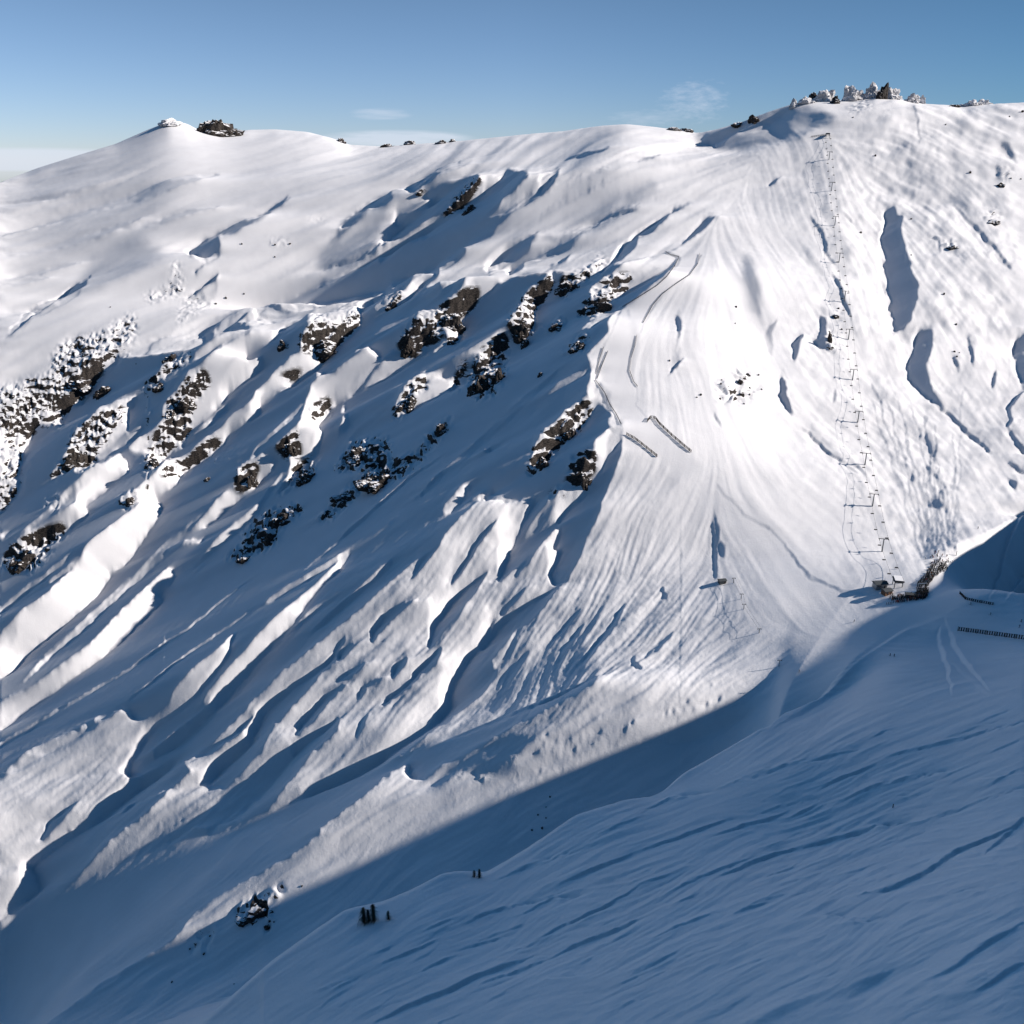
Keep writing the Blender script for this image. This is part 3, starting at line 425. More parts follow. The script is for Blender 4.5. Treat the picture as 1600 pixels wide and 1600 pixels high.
def solve(cx, cy, d, N, cut, lam, keep, iters=3, lim=None, pocs=True):
    s = (np.arange(N)-N/2)*d
    SS, T_ = np.meshgrid(s, s, indexing='ij')
    X = cx+SS*SV[0]+T_*TV[0]; Y = cy+SS*SV[1]+T_*TV[1]
    Yc = np.maximum(Y, 40.); Bz = tab(BASE, X, Yc)
    gB = np.gradient(Bz, d, axis=0)
    R = np.zeros((N, N)); ks = 2*math.pi*np.fft.fftfreq(N, d)[:, None]; kt = 2*math.pi*np.fft.rfftfreq(N, d)[None]
    mu = (2*math.pi/cut)**2; den = ks**2+lam*kt**2+mu
    den = den*(1+(np.sqrt(ks**2+kt**2)*d*0.28)**4)
    edge = np.minimum(1, np.minimum(N/2*d-np.abs(SS), N/2*d-np.abs(T_))/(0.06*N*d))
    K = keep(X, Yc)*edge
    Du = 0; UB = Bz+TE*SS; nomac = (np.maximum.accumulate(UB, 0)-UB) < 3.0
    crest = near_w(X, Yc) if not pocs else 0*X; th_ = X/Yc; up = sstep(4, 110, Y-crest_y(X, Yc)) if pocs else 1.0
    up = np.maximum(up, sstep(.33, .45, th_))*sstep(45, 150, np.hypot(X-235, (Y-415)*1.1))*sstep(-1.0, -.72, -th_) if pocs else 1.0; hold = K*sstep(-30, 0, Y-60)
    for it in range(iters):
        px, py = project(X, Yc, Bz+R)
        out = (px < -420) | (px > 1660) | (py > 1660) | (Y < 45); pf, pg, pw = beyond(px, py)
        L = bil(LF, np.clip(py, 1, S-2), np.clip(px, 1, S-2))*(1-pw)+bil(LF, pg, pf)*pw
        pb = project(X, Yc, Bz)[1]; sky = sstep(-8, 4, pb-np.interp(px, SKX, SKYY))
        m = K*sky*sstep(-420, -200, px)*(1-sstep(1600, 1660, px))*(1-sstep(1600, 1660, py))
        des = slope_of(L)
        if it > 0 and pocs:
            act = gB+np.gradient(R, d, axis=0); U = Bz+R+TE*SS; dep = np.maximum.accumulate(U, 0)-U; cast = sstep(.0, 1.5, dep)*nomac; deep = sstep(1.5, 6., dep)
            shd = L < .17; Du = np.clip(Du*.97+np.where(shd, .5*np.clip(act+TE*(1.06-.16*deep), -.05, .5)*(1-.6*deep), -.12*cast*(L > .3)), -.45, .3)
            des2 = np.where(shd, np.clip(act, -TE*(1.2-.2*deep), -TE*(1.05-.15*deep)), np.clip(act, des-.06, des+.30)+cast*.45*(L > .3))
            des = np.where(shd, np.minimum(des, -TE*.9)*.0+des2, des2)
            kk = sstep(1, 2, np.abs(L-.17)/.03); des = des*kk+slope_of(L)*(1-kk)
        fr = bil(FREE, np.clip(py, 1, S-2), np.clip(px, 1, S-2))
        act0 = np.gradient(R, d, axis=0)
        q = np.where(out, act0*.9, ((des-Du-gB)*(1-fr)+act0*fr)*m+act0*.9*(1-m)*(1 if pocs else 0))
        Rn = np.fft.irfft2(-1j*ks*np.fft.rfft2(q)/den, s=(N, N))*np.minimum(1, (edge*(near_w(X, Yc) if not pocs else up))*1.0)
        if lim: Rn = lim*np.tanh(Rn/lim)
        ch = np.abs(Rn-R)[px > 0].mean(); R = Rn if it == 0 else R*.35+Rn*.65
        print('relief', it, round(R.min()), round(R.max()), round(float(ch), 3), flush=True)
    RKs = (bil(RKN, np.clip(py, 1, S-2), np.clip(px, 1, S-2))*(1-pw)+bil(RKN, pg, pf)*pw)*m
    return dict(cx=cx, cy=cy, d=d, N=N, R=R, RK=RKs)
def samp(g, key, x, y):
    dx = x-g['cx']; dy = y-g['cy']; a = (dx*SV[0]+dy*SV[1])/g['d']+g['N']/2; b = (dx*TV[0]+dy*TV[1])/g['d']+g['N']/2
    ins = (a > 1) & (a < g['N']-2) & (b > 1) & (b < g['N']-2)
    return np.where(ins, bil(g[key], a, b), 0)
def crest_y(x, y): return np.interp(x/y, tt, CRESTY)
far_keep = lambda x, y: sstep(-2, 6, y-crest_y(x, y)+8*0)*1.0
def near_w(x, y):      # 1 on the near slope, fading over the saddle
    th = x/y; return 1-sstep(-3, 5, y-crest_y(x, y)-sstep(.40, .52, th)*14)
GF = solve(-120, 1040, 1.0, 2048, 1500, 0.045, lambda x, y: 1-near_w(x, y), 13, 130)
GN = solve(60, 285, 0.30, 1536, 46, 0.10, near_w, 3, 12, False)
def fine(cx, cy, d, N, gain):      # the small ripples, on a finer grid
    s = (np.arange(N)-N/2)*d; SS, T_ = np.meshgrid(s, s, indexing='ij'); X = cx+SS*SV[0]+T_*TV[0]; Y = cy+SS*SV[1]+T_*TV[1]; Yc = np.maximum(Y, 60.)
    w = near_w(X, Yc); px, py = project(X, Yc, tab(BASE, X, Yc)+samp(GF, 'R', X, Yc)*(1-w)+samp(GN, 'R', X, Yc)*w)
    pf, pg, pw = beyond(px, py); ok = sstep(-420, -200, px)*(1-sstep(1605, 1650, px))*(1-sstep(1605, 1650, py))*sstep(2, 25, py-np.interp(px, SKX, SKYY))
    ed = np.minimum(1, np.minimum(N/2*d-np.abs(SS), N/2*d-np.abs(T_))/(0.05*N*d)); q = (bil(LHF, np.clip(py, 1, S-2), np.clip(px, 1, S-2))*(1-pw)+bil(LHF, pg, pf)*pw)*ok*ed*(TE*1.14+.4)*gain*(1+.8*sstep(-.5, .5, w)+.5*sstep(1120, 1300, py))
    ks = 2*math.pi*np.fft.fftfreq(N, d)[:, None]; kt = 2*math.pi*np.fft.rfftfreq(N, d)[None]; den = (ks**2+.15*kt**2+(2*math.pi/30)**2)*(1+(np.sqrt(ks**2+kt**2)*d*.22)**4)
    R = np.fft.irfft2(-1j*ks*np.fft.rfft2(q)/den, s=(N, N)); print('fine', R.std(), flush=True)
    return dict(cx=cx, cy=cy, d=d, N=N, R=R)
LHF = LF-blur(LF, 2.6); LHF = np.clip(LHF, -.5, .5)
GH = fine(-30, 760, .46, 2560, .7)
def fft_noise(N, d, lo, hi, seed, beta=1.0):
    k = np.sqrt(np.fft.fftfreq(N, d)[:, None]**2+np.fft.rfftfreq(N, d)[None]**2)
    f = np.fft.rfft2(np.random.default_rng(seed).standard_normal((N, N)))*np.where((k > 1/hi) & (k < 1/lo), (k+1e-9)**-beta, 0)
    a = np.fft.irfft2(f, s=(N, N)); return a/a.std()
def crags(g, seed, amp, st):      # broken ledges: risers that shed snow, treads that hold it
    N, d = g['N'], g['d']; q = (np.arange(N)-N/2)*d; SS, T_ = np.meshgrid(q, q, indexing='ij')
    H_ = tab(BASE, g['cx']+SS*SV[0]+T_*TV[0], np.maximum(g['cy']+SS*SV[1]+T_*TV[1], 40.))+g['R']
    wv = fft_noise(N, d, 12, 60, seed, 1.3)*2.2+fft_noise(N, d, 5, 16, seed+1, 1.2)*.9
    out = 0
    for k, s_ in enumerate((st, st*.47)):
        f = (H_+wv*(1 if k == 0 else .6))/s_; fr = f-np.floor(f); out = out+(np.clip((fr-.32)/.42, 0, 1)-fr)*s_*(1 if k == 0 else .55)
    lump = (1-np.abs(fft_noise(N, d, 9, 30, seed+2, 1.2)))*1.5+fft_noise(N, d, 3.2, 9, seed+3, 1.)*.35
    g['R'] = g['R']+np.clip(g['RK']*1.25, 0, 1)*(out*.95+lump*.35)*amp
crags(GF, 41, 1.0, 8.0); crags(GN, 51, .45, 3.)

def height0(x, y):
    w = near_w(x, y)
    return tab(BASE, x, y)+samp(GF, 'R', x, y)*(1-w)+samp(GN, 'R', x, y)*w+samp(GH, 'R', x, y)*(1-.6*w)
# bring the finished skyline back onto the traced one
ts = np.linspace(-.66, .66, 900); yq = np.geomspace(1000, 2300, 500); TS, YQ = np.meshgrid(ts, yq, indexing='ij')
hq = height0(TS*YQ, YQ)/YQ; skr = np.array([ray(a, b) for a, b in zip(SKX, SKYY)])
dsk = np.interp(ts, skr[:, 0], skr[:, 1])-hq.max(1); sm_ = lambda v, n: np.convolve(np.pad(v, n, 'edge'), np.hanning(2*n+1)/np.hanning(2*n+1).sum(), 'valid')
dsk = sm_(dsk, 5); dbr = sm_(dsk, 45); dsk = dsk-dbr
ysk = np.convolve(np.pad(yq[hq.argmax(1)], 20, 'edge'), np.ones(41)/41, 'valid')
def height(x, y):
    x = np.asarray(x, float); y = np.asarray(y, float); th = x/y; r = y/np.interp(th, ts, ysk)
    return height0(x, y)+(np.interp(th, ts, dbr)*sstep(.55, .99, r)+np.interp(th, ts, dsk, left=0, right=0)*sstep(.88, .995, r))*y*(1-sstep(1.15, 1.5, r))
def rock(x, y): 
    w = near_w(x, y); return samp(GF, 'RK', x, y)*(1-w)+samp(GN, 'RK', x, y)*w

# ------------------------------------------------------------------ the ground mesh
import os
Q = float(os.environ.get('Q', '1'))
tc = np.concatenate([-np.geomspace(3.4, .9, 60), np.linspace(-.83, .83, int(1420*Q)), np.geomspace(.9, 3.6, 110)])
yr = [40.0]
while yr[-1] < 6000:
    y = yr[-1]; yr.append(y*(1+(0.0021 if 95 < y < 2050 else .012)/Q))
yr = np.array(yr)
XT, YR = np.meshgrid(tc, yr, indexing='ij'); XX = XT*YR
ZZ = height(XX, YR)
nx, ny = XX.shape
def grid_mesh(name, X, Y, Z, attrs):
    nx, ny = X.shape; me = bpy.data.meshes.new(name); n = nx*ny
    co = np.stack([X, Y, Z], -1).astype(np.float32).reshape(-1)
    me.vertices.add(n); me.vertices.foreach_set('co', co)
    i = (np.arange(nx-1)[:, None]*ny+np.arange(ny-1)[None]).reshape(-1)
    q = np.stack([i, i+ny, i+ny+1, i+1], -1).astype(np.int32).reshape(-1); nf = len(i)
    me.loops.add(nf*4); me.loops.foreach_set('vertex_index', q)
    me.polygons.add(nf); me.polygons.foreach_set('loop_start', np.arange(0, nf*4, 4, dtype=np.int32))
    me.update(calc_edges=True); me.shade_smooth() if hasattr(me, 'shade_smooth') else None
    for k, v in attrs.items():
        a = me.attributes.new(k, 'FLOAT', 'POINT'); a.data.foreach_set('value', v.astype(np.float32).reshape(-1))
    return me
col = bpy.context.scene.collection
def link(o): col.objects.link(o); return o

# ------------------------------------------------------------------ materials
def newmat(name):
    m = bpy.data.materials.new(name); m.use_nodes = True; nt = m.node_tree
    return m, nt, nt.nodes['Principled BSDF']
def nd(nt, t, **k):
    n = nt.nodes.new(t)
    for a, b in k.items():
        if a == 'inp':
            for i, v in b.items(): n.inputs[i].default_value = v
        else: setattr(n, a, b)
    return n
def snow_rock_material(name, use_attr=True, rocky=1.0, rime=False):
    m, nt, b = newmat(name); L = nt.links.new
    geo = nd(nt, 'ShaderNodeNewGeometry'); tc_ = nd(nt, 'ShaderNodeTexCoord')
    n1 = nd(nt, 'ShaderNodeTexNoise', inp={'Scale': .10, 'Detail': 6., 'Roughness': .55, 'Distortion': .8})
    n2 = nd(nt, 'ShaderNodeTexNoise', inp={'Scale': .6, 'Detail': 5., 'Roughness': .6})
    n3 = nd(nt, 'ShaderNodeTexNoise', inp={'Scale': .05, 'Detail': 4.})
    mp = nd(nt, 'ShaderNodeMapping'); mp.inputs['Scale'].default_value = (1, 1, 2.6); mp.inputs['Rotation'].default_value = (.25, -.3, 0); L(tc_.outputs['Object'], mp.inputs['Vector'])
    for n in (n1, n2): L(mp.outputs[0], n.inputs['Vector'])
    L(tc_.outputs['Object'], n3.inputs['Vector'])
    sep = nd(nt, 'ShaderNodeSeparateXYZ'); L(geo.outputs['Normal'], sep.inputs[0])
    if use_attr:
        at = nd(nt, 'ShaderNodeAttribute', attribute_name='rock'); src = at.outputs['Fac']
    else:
        v = nd(nt, 'ShaderNodeValue'); v.outputs[0].default_value = rocky; src = v.outputs[0]
    # bare where the mask, the steepness and the break-up noise agree
    steep = nd(nt, 'ShaderNodeMapRange', inp={'From Min': .86, 'From Max': .5, 'To Min': -.30, 'To Max': .42}); L(sep.outputs['Z'], steep.inputs['Value'])
    a1 = nd(nt, 'ShaderNodeMath', operation='MULTIPLY_ADD', inp={1: 1.9, 2: -.98}); L(n1.outputs['Fac'], a1.inputs[0])
    a2 = nd(nt, 'ShaderNodeMath', operation='ADD'); L(a1.outputs[0], a2.inputs[0]); L(steep.outputs[0], a2.inputs[1])
    a3 = nd(nt, 'ShaderNodeMath', operation='MULTIPLY_ADD', inp={1: .35, 2: -.17}); L(n2.outputs['Fac'], a3.inputs[0])
    a4 = nd(nt, 'ShaderNodeMath', operation='ADD'); L(a2.outputs[0], a4.inputs[0]); L(a3.outputs[0], a4.inputs[1])
    a5 = nd(nt, 'ShaderNodeMath', operation='MULTIPLY_ADD', inp={1: .5, 2: -.29}); L(src, a5.inputs[0])
    a6 = nd(nt, 'ShaderNodeMath', operation='ADD'); L(a4.outputs[0], a6.inputs[0]); L(a5.outputs[0], a6.inputs[1])
    sm = nd(nt, 'ShaderNodeMapRange', inp={'From Min': .0, 'From Max': .05}); L(a6.outputs[0], sm.inputs['Value'])
    gate = nd(nt, 'ShaderNodeMapRange', inp={'From Min': .04, 'From Max': .25}); L(src, gate.inputs['Value'])
    mk = nd(nt, 'ShaderNodeMath', operation='MULTIPLY'); L(sm.outputs[0], mk.inputs[0]); L(gate.outputs[0], mk.inputs[1])
    rc = nd(nt, 'ShaderNodeValToRGB'); e = rc.color_ramp.elements
    e[0].position = .38; e[0].color = (.010, .009, .009, 1); e[1].position = .66; e[1].color = (.085, .068, .058, 1)
    L(n2.outputs['Fac'], rc.inputs[0])
    sc = nd(nt, 'ShaderNodeValToRGB'); e = sc.color_ramp.elements
    e[0].position = .3; e[0].color = SNOW_A; e[1].position = .7; e[1].color = SNOW_B
    L(n3.outputs['Fac'], sc.inputs[0])
    mx = nd(nt, 'ShaderNodeMix', data_type='RGBA'); L(mk.outputs[0], mx.inputs[0]); L(sc.outputs[0], mx.inputs[6]); L(rc.outputs[0], mx.inputs[7])
    L(mx.outputs[2], b.inputs['Base Color'])
    b.inputs['Roughness'].default_value = .85; b.inputs['Specular IOR Level'].default_value = .2
    bn = nd(nt, 'ShaderNodeTexNoise', inp={'Scale': .8, 'Detail': 7., 'Roughness': .68}); L(tc_.outputs['Object'], bn.inputs['Vector'])
    st = nd(nt, 'ShaderNodeMath', operation='MULTIPLY_ADD', inp={1: .9, 2: BUMP}); L(mk.outputs[0], st.inputs[0])
    bp = nd(nt, 'ShaderNodeBump', inp={'Distance': .6}); L(bn.outputs['Fac'], bp.inputs['Height']); L(st.outputs[0], bp.inputs['Strength'])
    L(bp.outputs['Normal'], b.inputs['Normal'])
    return m
SNOW_A = (.80, .775, .785, 1); SNOW_B = (.84, .815, .825, 1); BUMP = .28
SNOW = snow_rock_material('snow_and_rock')
def structure(o): o['kind'] = 'structure'; return o
me = grid_mesh('mountain_terrain', XX, YR, ZZ, {'rock': rock(XX, YR)})
me.materials.append(SNOW)
terrain = structure(link(bpy.data.objects.new('snow_covered_mountain', me)))

# ------------------------------------------------------------------ sky, sun, camera
sc_ = bpy.context.scene
w = bpy.data.worlds.new('World'); sc_.world = w; w.use_nodes = True; nt = w.node_tree; bg = nt.nodes['Background']; L = nt.links.new
sky = nd(nt, 'ShaderNodeTexSky', sky_type='NISHITA', sun_disc=False, sun_elevation=SUN_EL, sun_rotation=rad(90)+SUN_AZ, altitude=1800., air_density=1.0, dust_density=.3, ozone_density=3.0)
tcw = nd(nt, 'ShaderNodeTexCoord'); sx = nd(nt, 'ShaderNodeSeparateXYZ'); L(tcw.outputs['Generated'], sx.inputs[0])
def mth(op, a, b_=None, c=None):
    n = nd(nt, 'ShaderNodeMath', operation=op)
    for i, v in enumerate((a, b_, c)):
        if v is None: continue
        if isinstance(v, (int, float)): n.inputs[i].default_value = v
        else: L(v, n.inputs[i])
    return n.outputs[0]
az = mth('ARCTAN2', sx.outputs[0], sx.outputs[1]); el = mth('ARCSINE', sx.outputs[2])
def cloud(a0, e0, wa, we, sa, se, th, gain, seed):
    u = mth('MULTIPLY', mth('SUBTRACT', az, a0), 1/wa); v = mth('MULTIPLY', mth('SUBTRACT', el, e0), 1/we)
    fall = mth('SUBTRACT', 1.0, mth('ADD', mth('MULTIPLY', u, u), mth('MULTIPLY', v, v)))
    cb = nd(nt, 'ShaderNodeCombineXYZ'); L(mth('MULTIPLY', az, sa), cb.inputs[0]); L(mth('MULTIPLY', el, se), cb.inputs[1]); cb.inputs[2].default_value = seed
    nz = nd(nt, 'ShaderNodeTexNoise', inp={'Scale': 1., 'Detail': 6., 'Roughness': .6}); L(cb.outputs[0], nz.inputs['Vector'])
    r = mth('MULTIPLY', mth('ADD', mth('SUBTRACT', nz.outputs['Fac'], th), mth('MULTIPLY', mth('SUBTRACT', fall, .5), .35)), gain)
    return mth('MULTIPLY', nd_clamp(r), nd_clamp(mth('MULTIPLY', fall, 2.)))
def nd_clamp(v):
    n = nd(nt, 'ShaderNodeClamp'); L(v, n.inputs[0]); return n.outputs[0]
def pixdir(px, py):
    a, b = ray(px, py); return math.atan2(a, 1), math.atan2(b, math.hypot(a, 1))
def cl(px, py, wpx, hpx, sa, se, th, g, seed):
    a, e = pixdir(px, py); return cloud(a, e, wpx/1386., hpx/1386., sa, se, th, g, seed)
cs_ = [cl(1085,158,62,34,70,190,.46,1.5,3.), cl(595,178,50,9,25,260,.3,1.2,5.), cl(620,217,120,13,20,160,.12,2.0,7.), cl(40,250,220,16,9,150,.0,2.6,8.), cl(200,262,500,22,6,90,.4,1.2,9.),cl(1010,185,70,14,40,200,.42,1.,4.)]
tot = cs_[0]
for c in cs_[1:]: tot = mth('MAXIMUM', tot, c)
zr = nd(nt, 'ShaderNodeValToRGB'); L(sx.outputs[2], zr.inputs[0]); e = zr.color_ramp.elements
e[0].position = 0; e[0].color = (.58, .65, .88, 1); e[1].position = .9; e[1].color = (.40, .80, .95, 1)
for p_, c_ in ((.15, (.54, .60, .68)), (.22, (.85, 1.15, 1.2)), (.5, (.48, .92, 1.0))):
    e = zr.color_ramp.elements.new(p_); e.color = (*c_, 1)
ar = nd(nt, 'ShaderNodeValToRGB'); L(mth('MULTIPLY_ADD', mth('ARCTAN2', sx.outputs[0], sx.outputs[1]), 1/(2*math.pi), .5), ar.inputs[0]); e = ar.color_ramp.elements
e[0].position = 0; e[0].color = (.22, .24, .27, 1); e[1].position = 1; e[1].color = (.22, .24, .27, 1)
for p_, c_ in ((.25, (.45, .52, .55)), (.36, (1.1, 1.1, 1.1)), (.414, (1.12, 1.06, 1.02)), (.5, (1, 1, 1)), (.586, (.43, .6, .65)), (.68, (.42, .55, .6))):
    e = ar.color_ramp.elements.new(p_); e.color = (*c_, 1)
zz = nd(nt, 'ShaderNodeMix', data_type='RGBA', blend_type='MULTIPLY'); zz.inputs[0].default_value = 1; L(zr.outputs[0], zz.inputs[6]); L(ar.outputs[0], zz.inputs[7])
zen = zz.outputs[2]
hz = nd(nt, 'ShaderNodeMix', data_type='RGBA', blend_type='MULTIPLY'); hz.inputs[0].default_value = 1; L(sky.outputs[0], hz.inputs[6]); L(zen, hz.inputs[7])
mxw = nd(nt, 'ShaderNodeMix', data_type='RGBA'); L(mth('MULTIPLY', tot, .6), mxw.inputs[0]); L(hz.outputs[2], mxw.inputs[6]); mxw.inputs[7].default_value = (5.4, 5.8, 6.7, 1)
L(mxw.outputs[2], bg.inputs['Color']); bg.inputs['Strength'].default_value = .11
sd = bpy.data.lights.new('sun', 'SUN'); sd.energy = 5.0; sd.angle = rad(.55); sd.color = (1, .94, .868)
so = link(bpy.data.objects.new('sun', sd))
from mathutils import Vector
tow = Vector((math.cos(SUN_AZ)*math.cos(SUN_EL), -math.sin(SUN_AZ)*math.cos(SUN_EL), math.sin(SUN_EL)))
so.rotation_euler = tow.to_track_quat('Z', 'Y').to_euler(); so.location = (300, -200, 300)
cd = bpy.data.cameras.new('camera'); cam = link(bpy.data.objects.new('camera', cd)); sc_.camera = cam
cd.sensor_fit = 'HORIZONTAL'; cd.sensor_width = 36.0; cd.lens = 36.0*F/1600.0; cd.clip_start = 1; cd.clip_end = 30000
cam.location = (0, 0, 0); cam.rotation_euler = (rad(90)-PITCH, 0, 0)
vs = sc_.view_settings; vs.view_transform = 'Standard'; vs.look = 'None'; vs.gamma = 1; vs.exposure = .35
sc_.cycles.max_bounces = 5; sc_.cycles.diffuse_bounces = 1
# ------------------------------------------------------------------ finding the ground along a line of sight
yline = np.concatenate([np.geomspace(95, 700, 2600), np.geomspace(700.5, 2300, 1600)])
def ground(px, py):
    a, b = ray(px, py); h = height(a*yline, yline); hit = np.nonzero(h >= b*yline)[0]
    if len(hit) == 0:
        k = int(np.argmax(h/yline)); return Vector((a*yline[k], yline[k], h[k]))
    k = hit[0]
    if k > 0:
        d0 = b*yline[k-1]-h[k-1]; d1 = h[k]-b*yline[k]; t = d0/max(d0+d1, 1e-9); y = yline[k-1]+(yline[k]-yline[k-1])*t
    else: y = yline[0]
    return Vector((a*y, y, float(height(np.array([a*y]), np.array([y]))[0])))
def hz_(x, y): return float(height(np.array([x]), np.array([y]))[0])
def slope_n(x, y, e=2.0):
    return Vector((-(hz_(x+e, y)-hz_(x-e, y))/(2*e), -(hz_(x, y+e)-hz_(x, y-e))/(2*e), 1)).normalized()
def mpp(p): return (p.y*CP-p.z*SP)/F       # metres per photo pixel at a point

def plain(name, c, rough=.6, metal=0., spec=.4, noise=.25, scale=3.):
    m, nt, b = newmat(name); tc_ = nd(nt, 'ShaderNodeTexCoord'); n = nd(nt, 'ShaderNodeTexNoise', inp={'Scale': scale, 'Detail': 4.}); nt.links.new(tc_.outputs['Object'], n.inputs['Vector'])
    r = nd(nt, 'ShaderNodeValToRGB'); e = r.color_ramp.elements; e[0].position = .3; e[1].position = .7
    e[0].color = (c[0]*(1-noise), c[1]*(1-noise), c[2]*(1-noise), 1); e[1].color = (c[0]*(1+noise), c[1]*(1+noise), c[2]*(1+noise), 1)
    nt.links.new(n.outputs['Fac'], r.inputs[0]); nt.links.new(r.outputs[0], b.inputs['Base Color'])
    b.inputs['Roughness'].default_value = rough; b.inputs['Metallic'].default_value = metal; b.inputs['Specular IOR Level'].default_value = spec
    return m
STEEL = plain('painted_steel', (.06, .065, .07), .5, .3); GALV = plain('galvanised_steel', (.22, .23, .24), .45, .6); WOOD = plain('weathered_wood', (.035, .026, .02), .85, scale=2.)
ROOF = plain('dark_roof', (.05, .055, .06), .6); WALL = plain('hut_wall', (.16, .075, .04), .8); GLASS = plain('window_glass', (.02, .03, .04), .1, 0, .8); RED = plain('red_paint', (.35, .03, .02), .5)
NET = plain('dark_netting', (.02, .018, .02), .9); NEEDLE = plain('needles', (.018, .028, .016), .9, noise=.5, scale=1.); BARK = plain('bark', (.05, .035, .025), .95); WHITE = plain('white_paint', (.7, .7, .7), .5, noise=.05)
CLOTH = [plain('clothing_'+n, c, .8) for n, c in (('black', (.012, .012, .014)), ('navy', (.015, .022, .05)), ('grey', (.05, .05, .055)), ('red', (.22, .02, .02)), ('orange', (.30, .09, .02)), ('blue', (.02, .07, .2)))]
SKIN = plain('skin', (.45, .28, .2), .6); SKIM = plain('ski', (.08, .08, .09), .3)
ROCKM = snow_rock_material('rock_with_snow', False, .66); ROCKD = snow_rock_material('dark_rock', False, .95); ROCKB = snow_rock_material('bare_black_rock', False, 1.3); ROCKR = snow_rock_material('rime_covered_rock', False, .13)

def put(me, name, mat, parent=None, loc=(0, 0, 0), smooth=False):
    me.materials.clear(); me.materials.append(mat)
    if smooth: me.polygons.foreach_set('use_smooth', [True]*len(me.polygons))
    o = bpy.data.objects.new(name, me); link(o); o.parent = parent; o.location = loc; return o
def fin(bm, name):
    bmesh.ops.recalc_face_normals(bm, faces=bm.faces); me = bpy.data.meshes.new(name); bm.to_mesh(me); bm.free(); return me
def box(bm, c, s, rz=0.0, bev=0.0):
    r = bmesh.ops.create_cube(bm, size=1); cs_, sn = math.cos(rz), math.sin(rz)
    for v in r['verts']:
        x, y, z = v.co.x*s[0], v.co.y*s[1], v.co.z*s[2]; v.co = (c[0]+x*cs_-y*sn, c[1]+x*sn+y*cs_, c[2]+z)
    if bev:
        es = list({e for v in r['verts'] for e in v.link_edges}); bmesh.ops.bevel(bm, geom=es, offset=bev, segments=2, affect='EDGES')
def tube(bm, pts, r0, r1=None, n=8):
    r1 = r0 if r1 is None else r1; pts = [Vector(p) for p in pts]; rings = []
    for i, p in enumerate(pts):
        d = (pts[min(i+1, len(pts)-1)]-pts[max(i-1, 0)]).normalized(); u = d.cross(Vector((0, 0, 1)))
        u = Vector((1, 0, 0)) if u.length < .05 else u.normalized(); v = d.cross(u); r = r0+(r1-r0)*i/(len(pts)-1)
        rings.append([bm.verts.new(p+u*r*math.cos(2*math.pi*k/n)+v*r*math.sin(2*math.pi*k/n)) for k in range(n)])
    for a, b in zip(rings, rings[1:]):
        for k in range(n): bm.faces.new((a[k], a[(k+1) % n], b[(k+1) % n], b[k]))
    bm.faces.new(rings[0][::-1]); bm.faces.new(rings[-1])
def empty(name, loc, rz=0., label=None, cat=None, group=None):
    o = bpy.data.objects.new(name, None); link(o); o.location = loc; o.rotation_euler = (0, 0, rz); o.empty_display_size = 1; return tag(o, label, cat, group)
def tag(o, label, cat, group=None):
    if label: o['label'] = label
    if cat: o['category'] = cat
    if group: o['group'] = group
    return o
def dup(root, loc, rz, label, group=None):
    r = root.copy(); link(r); r.location = loc; r.rotation_euler = (0, 0, rz); r['label'] = label
    if group: r['group'] = group
    for ch in root.children:
        c = ch.copy(); link(c); c.parent = r
        for g in ch.children: q = g.copy(); link(q); q.parent = c
    return r

# ------------------------------------------------------------------ rocks
from mathutils import noise as mnoise
def rock_mesh(w, d, h, seed, lumps=4, spiky=1.0, sub=4):
    rr = random.Random(seed); bm = bmesh.new()
    for k in range(lumps):
        f = 1.0 if k == 0 else rr.uniform(.4, .8); a = rr.uniform(0, 6.28); q = 0 if k == 0 else rr.uniform(.25, .55)
        c = Vector((math.cos(a)*q*w, math.sin(a)*q*d*.6, 0)); tmp = bmesh.ops.create_icosphere(bm, subdivisions=sub, radius=1)
        off = Vector((rr.uniform(-50, 50), rr.uniform(-50, 50), rr.uniform(-50, 50)))
        planes = [(Vector((rr.gauss(0, 1), rr.gauss(0, 1), rr.gauss(0, .7))).normalized(), rr.uniform(.55, .9)) for _ in range(9)]
        for v in tmp['verts']:
            p = v.co.copy(); n = p.normalized(); r = 1.0
            for pn, pd in planes:
                dt = n.dot(pn)
                if dt > .01: r = min(r, pd/dt)
            r *= 1+.24*spiky*mnoise.fractal(n*1.7+off, 1., 2.2, 5)+.10*mnoise.fractal(n*6+off, 1., 2., 3)
            ledge = .045*math.sin((n.z*r*9)+2.5*mnoise.noise(n*2+off))
            v.co = Vector((n.x*(r+ledge)*w*.5*f, n.y*(r+ledge)*d*.5*f, n.z*r*h*f*(.75 if k else 1.)))+c
    return fin(bm, 'rock')
def rock(px, py, wp, hp, label, seed, name='rock_outcrop', cat='rock', group=None, mat=None, lumps=4, spiky=1., sink=.25, deep=1.0, sub=4):
    hi = py < 230; p = ground(px, py+hp*(.5 if hi else .45)); m = mpp(p); w = wp*m*(1.4 if hi else .85); h = hp*m*(1.2 if hi else .55)
    p.z -= h*sink
    me = rock_mesh(w, w*deep, h*(1+sink)*.8, seed, lumps, spiky, sub)
    o = put(me, name, mat or ROCKM, None, p); o.rotation_euler = (0, 0, 0)
    return tag(o, label, cat, group)
rock(337, 195, 42, 32, 'large dark craggy tor on the left summit ridge', 3, 'rock_tor', mat=ROCKD, lumps=7, spiky=1.4, sink=.1, deep=.7)
rock(268, 189, 26, 7, 'low snowy rock on the leftmost peak', 4, mat=ROCKR, lumps=3)
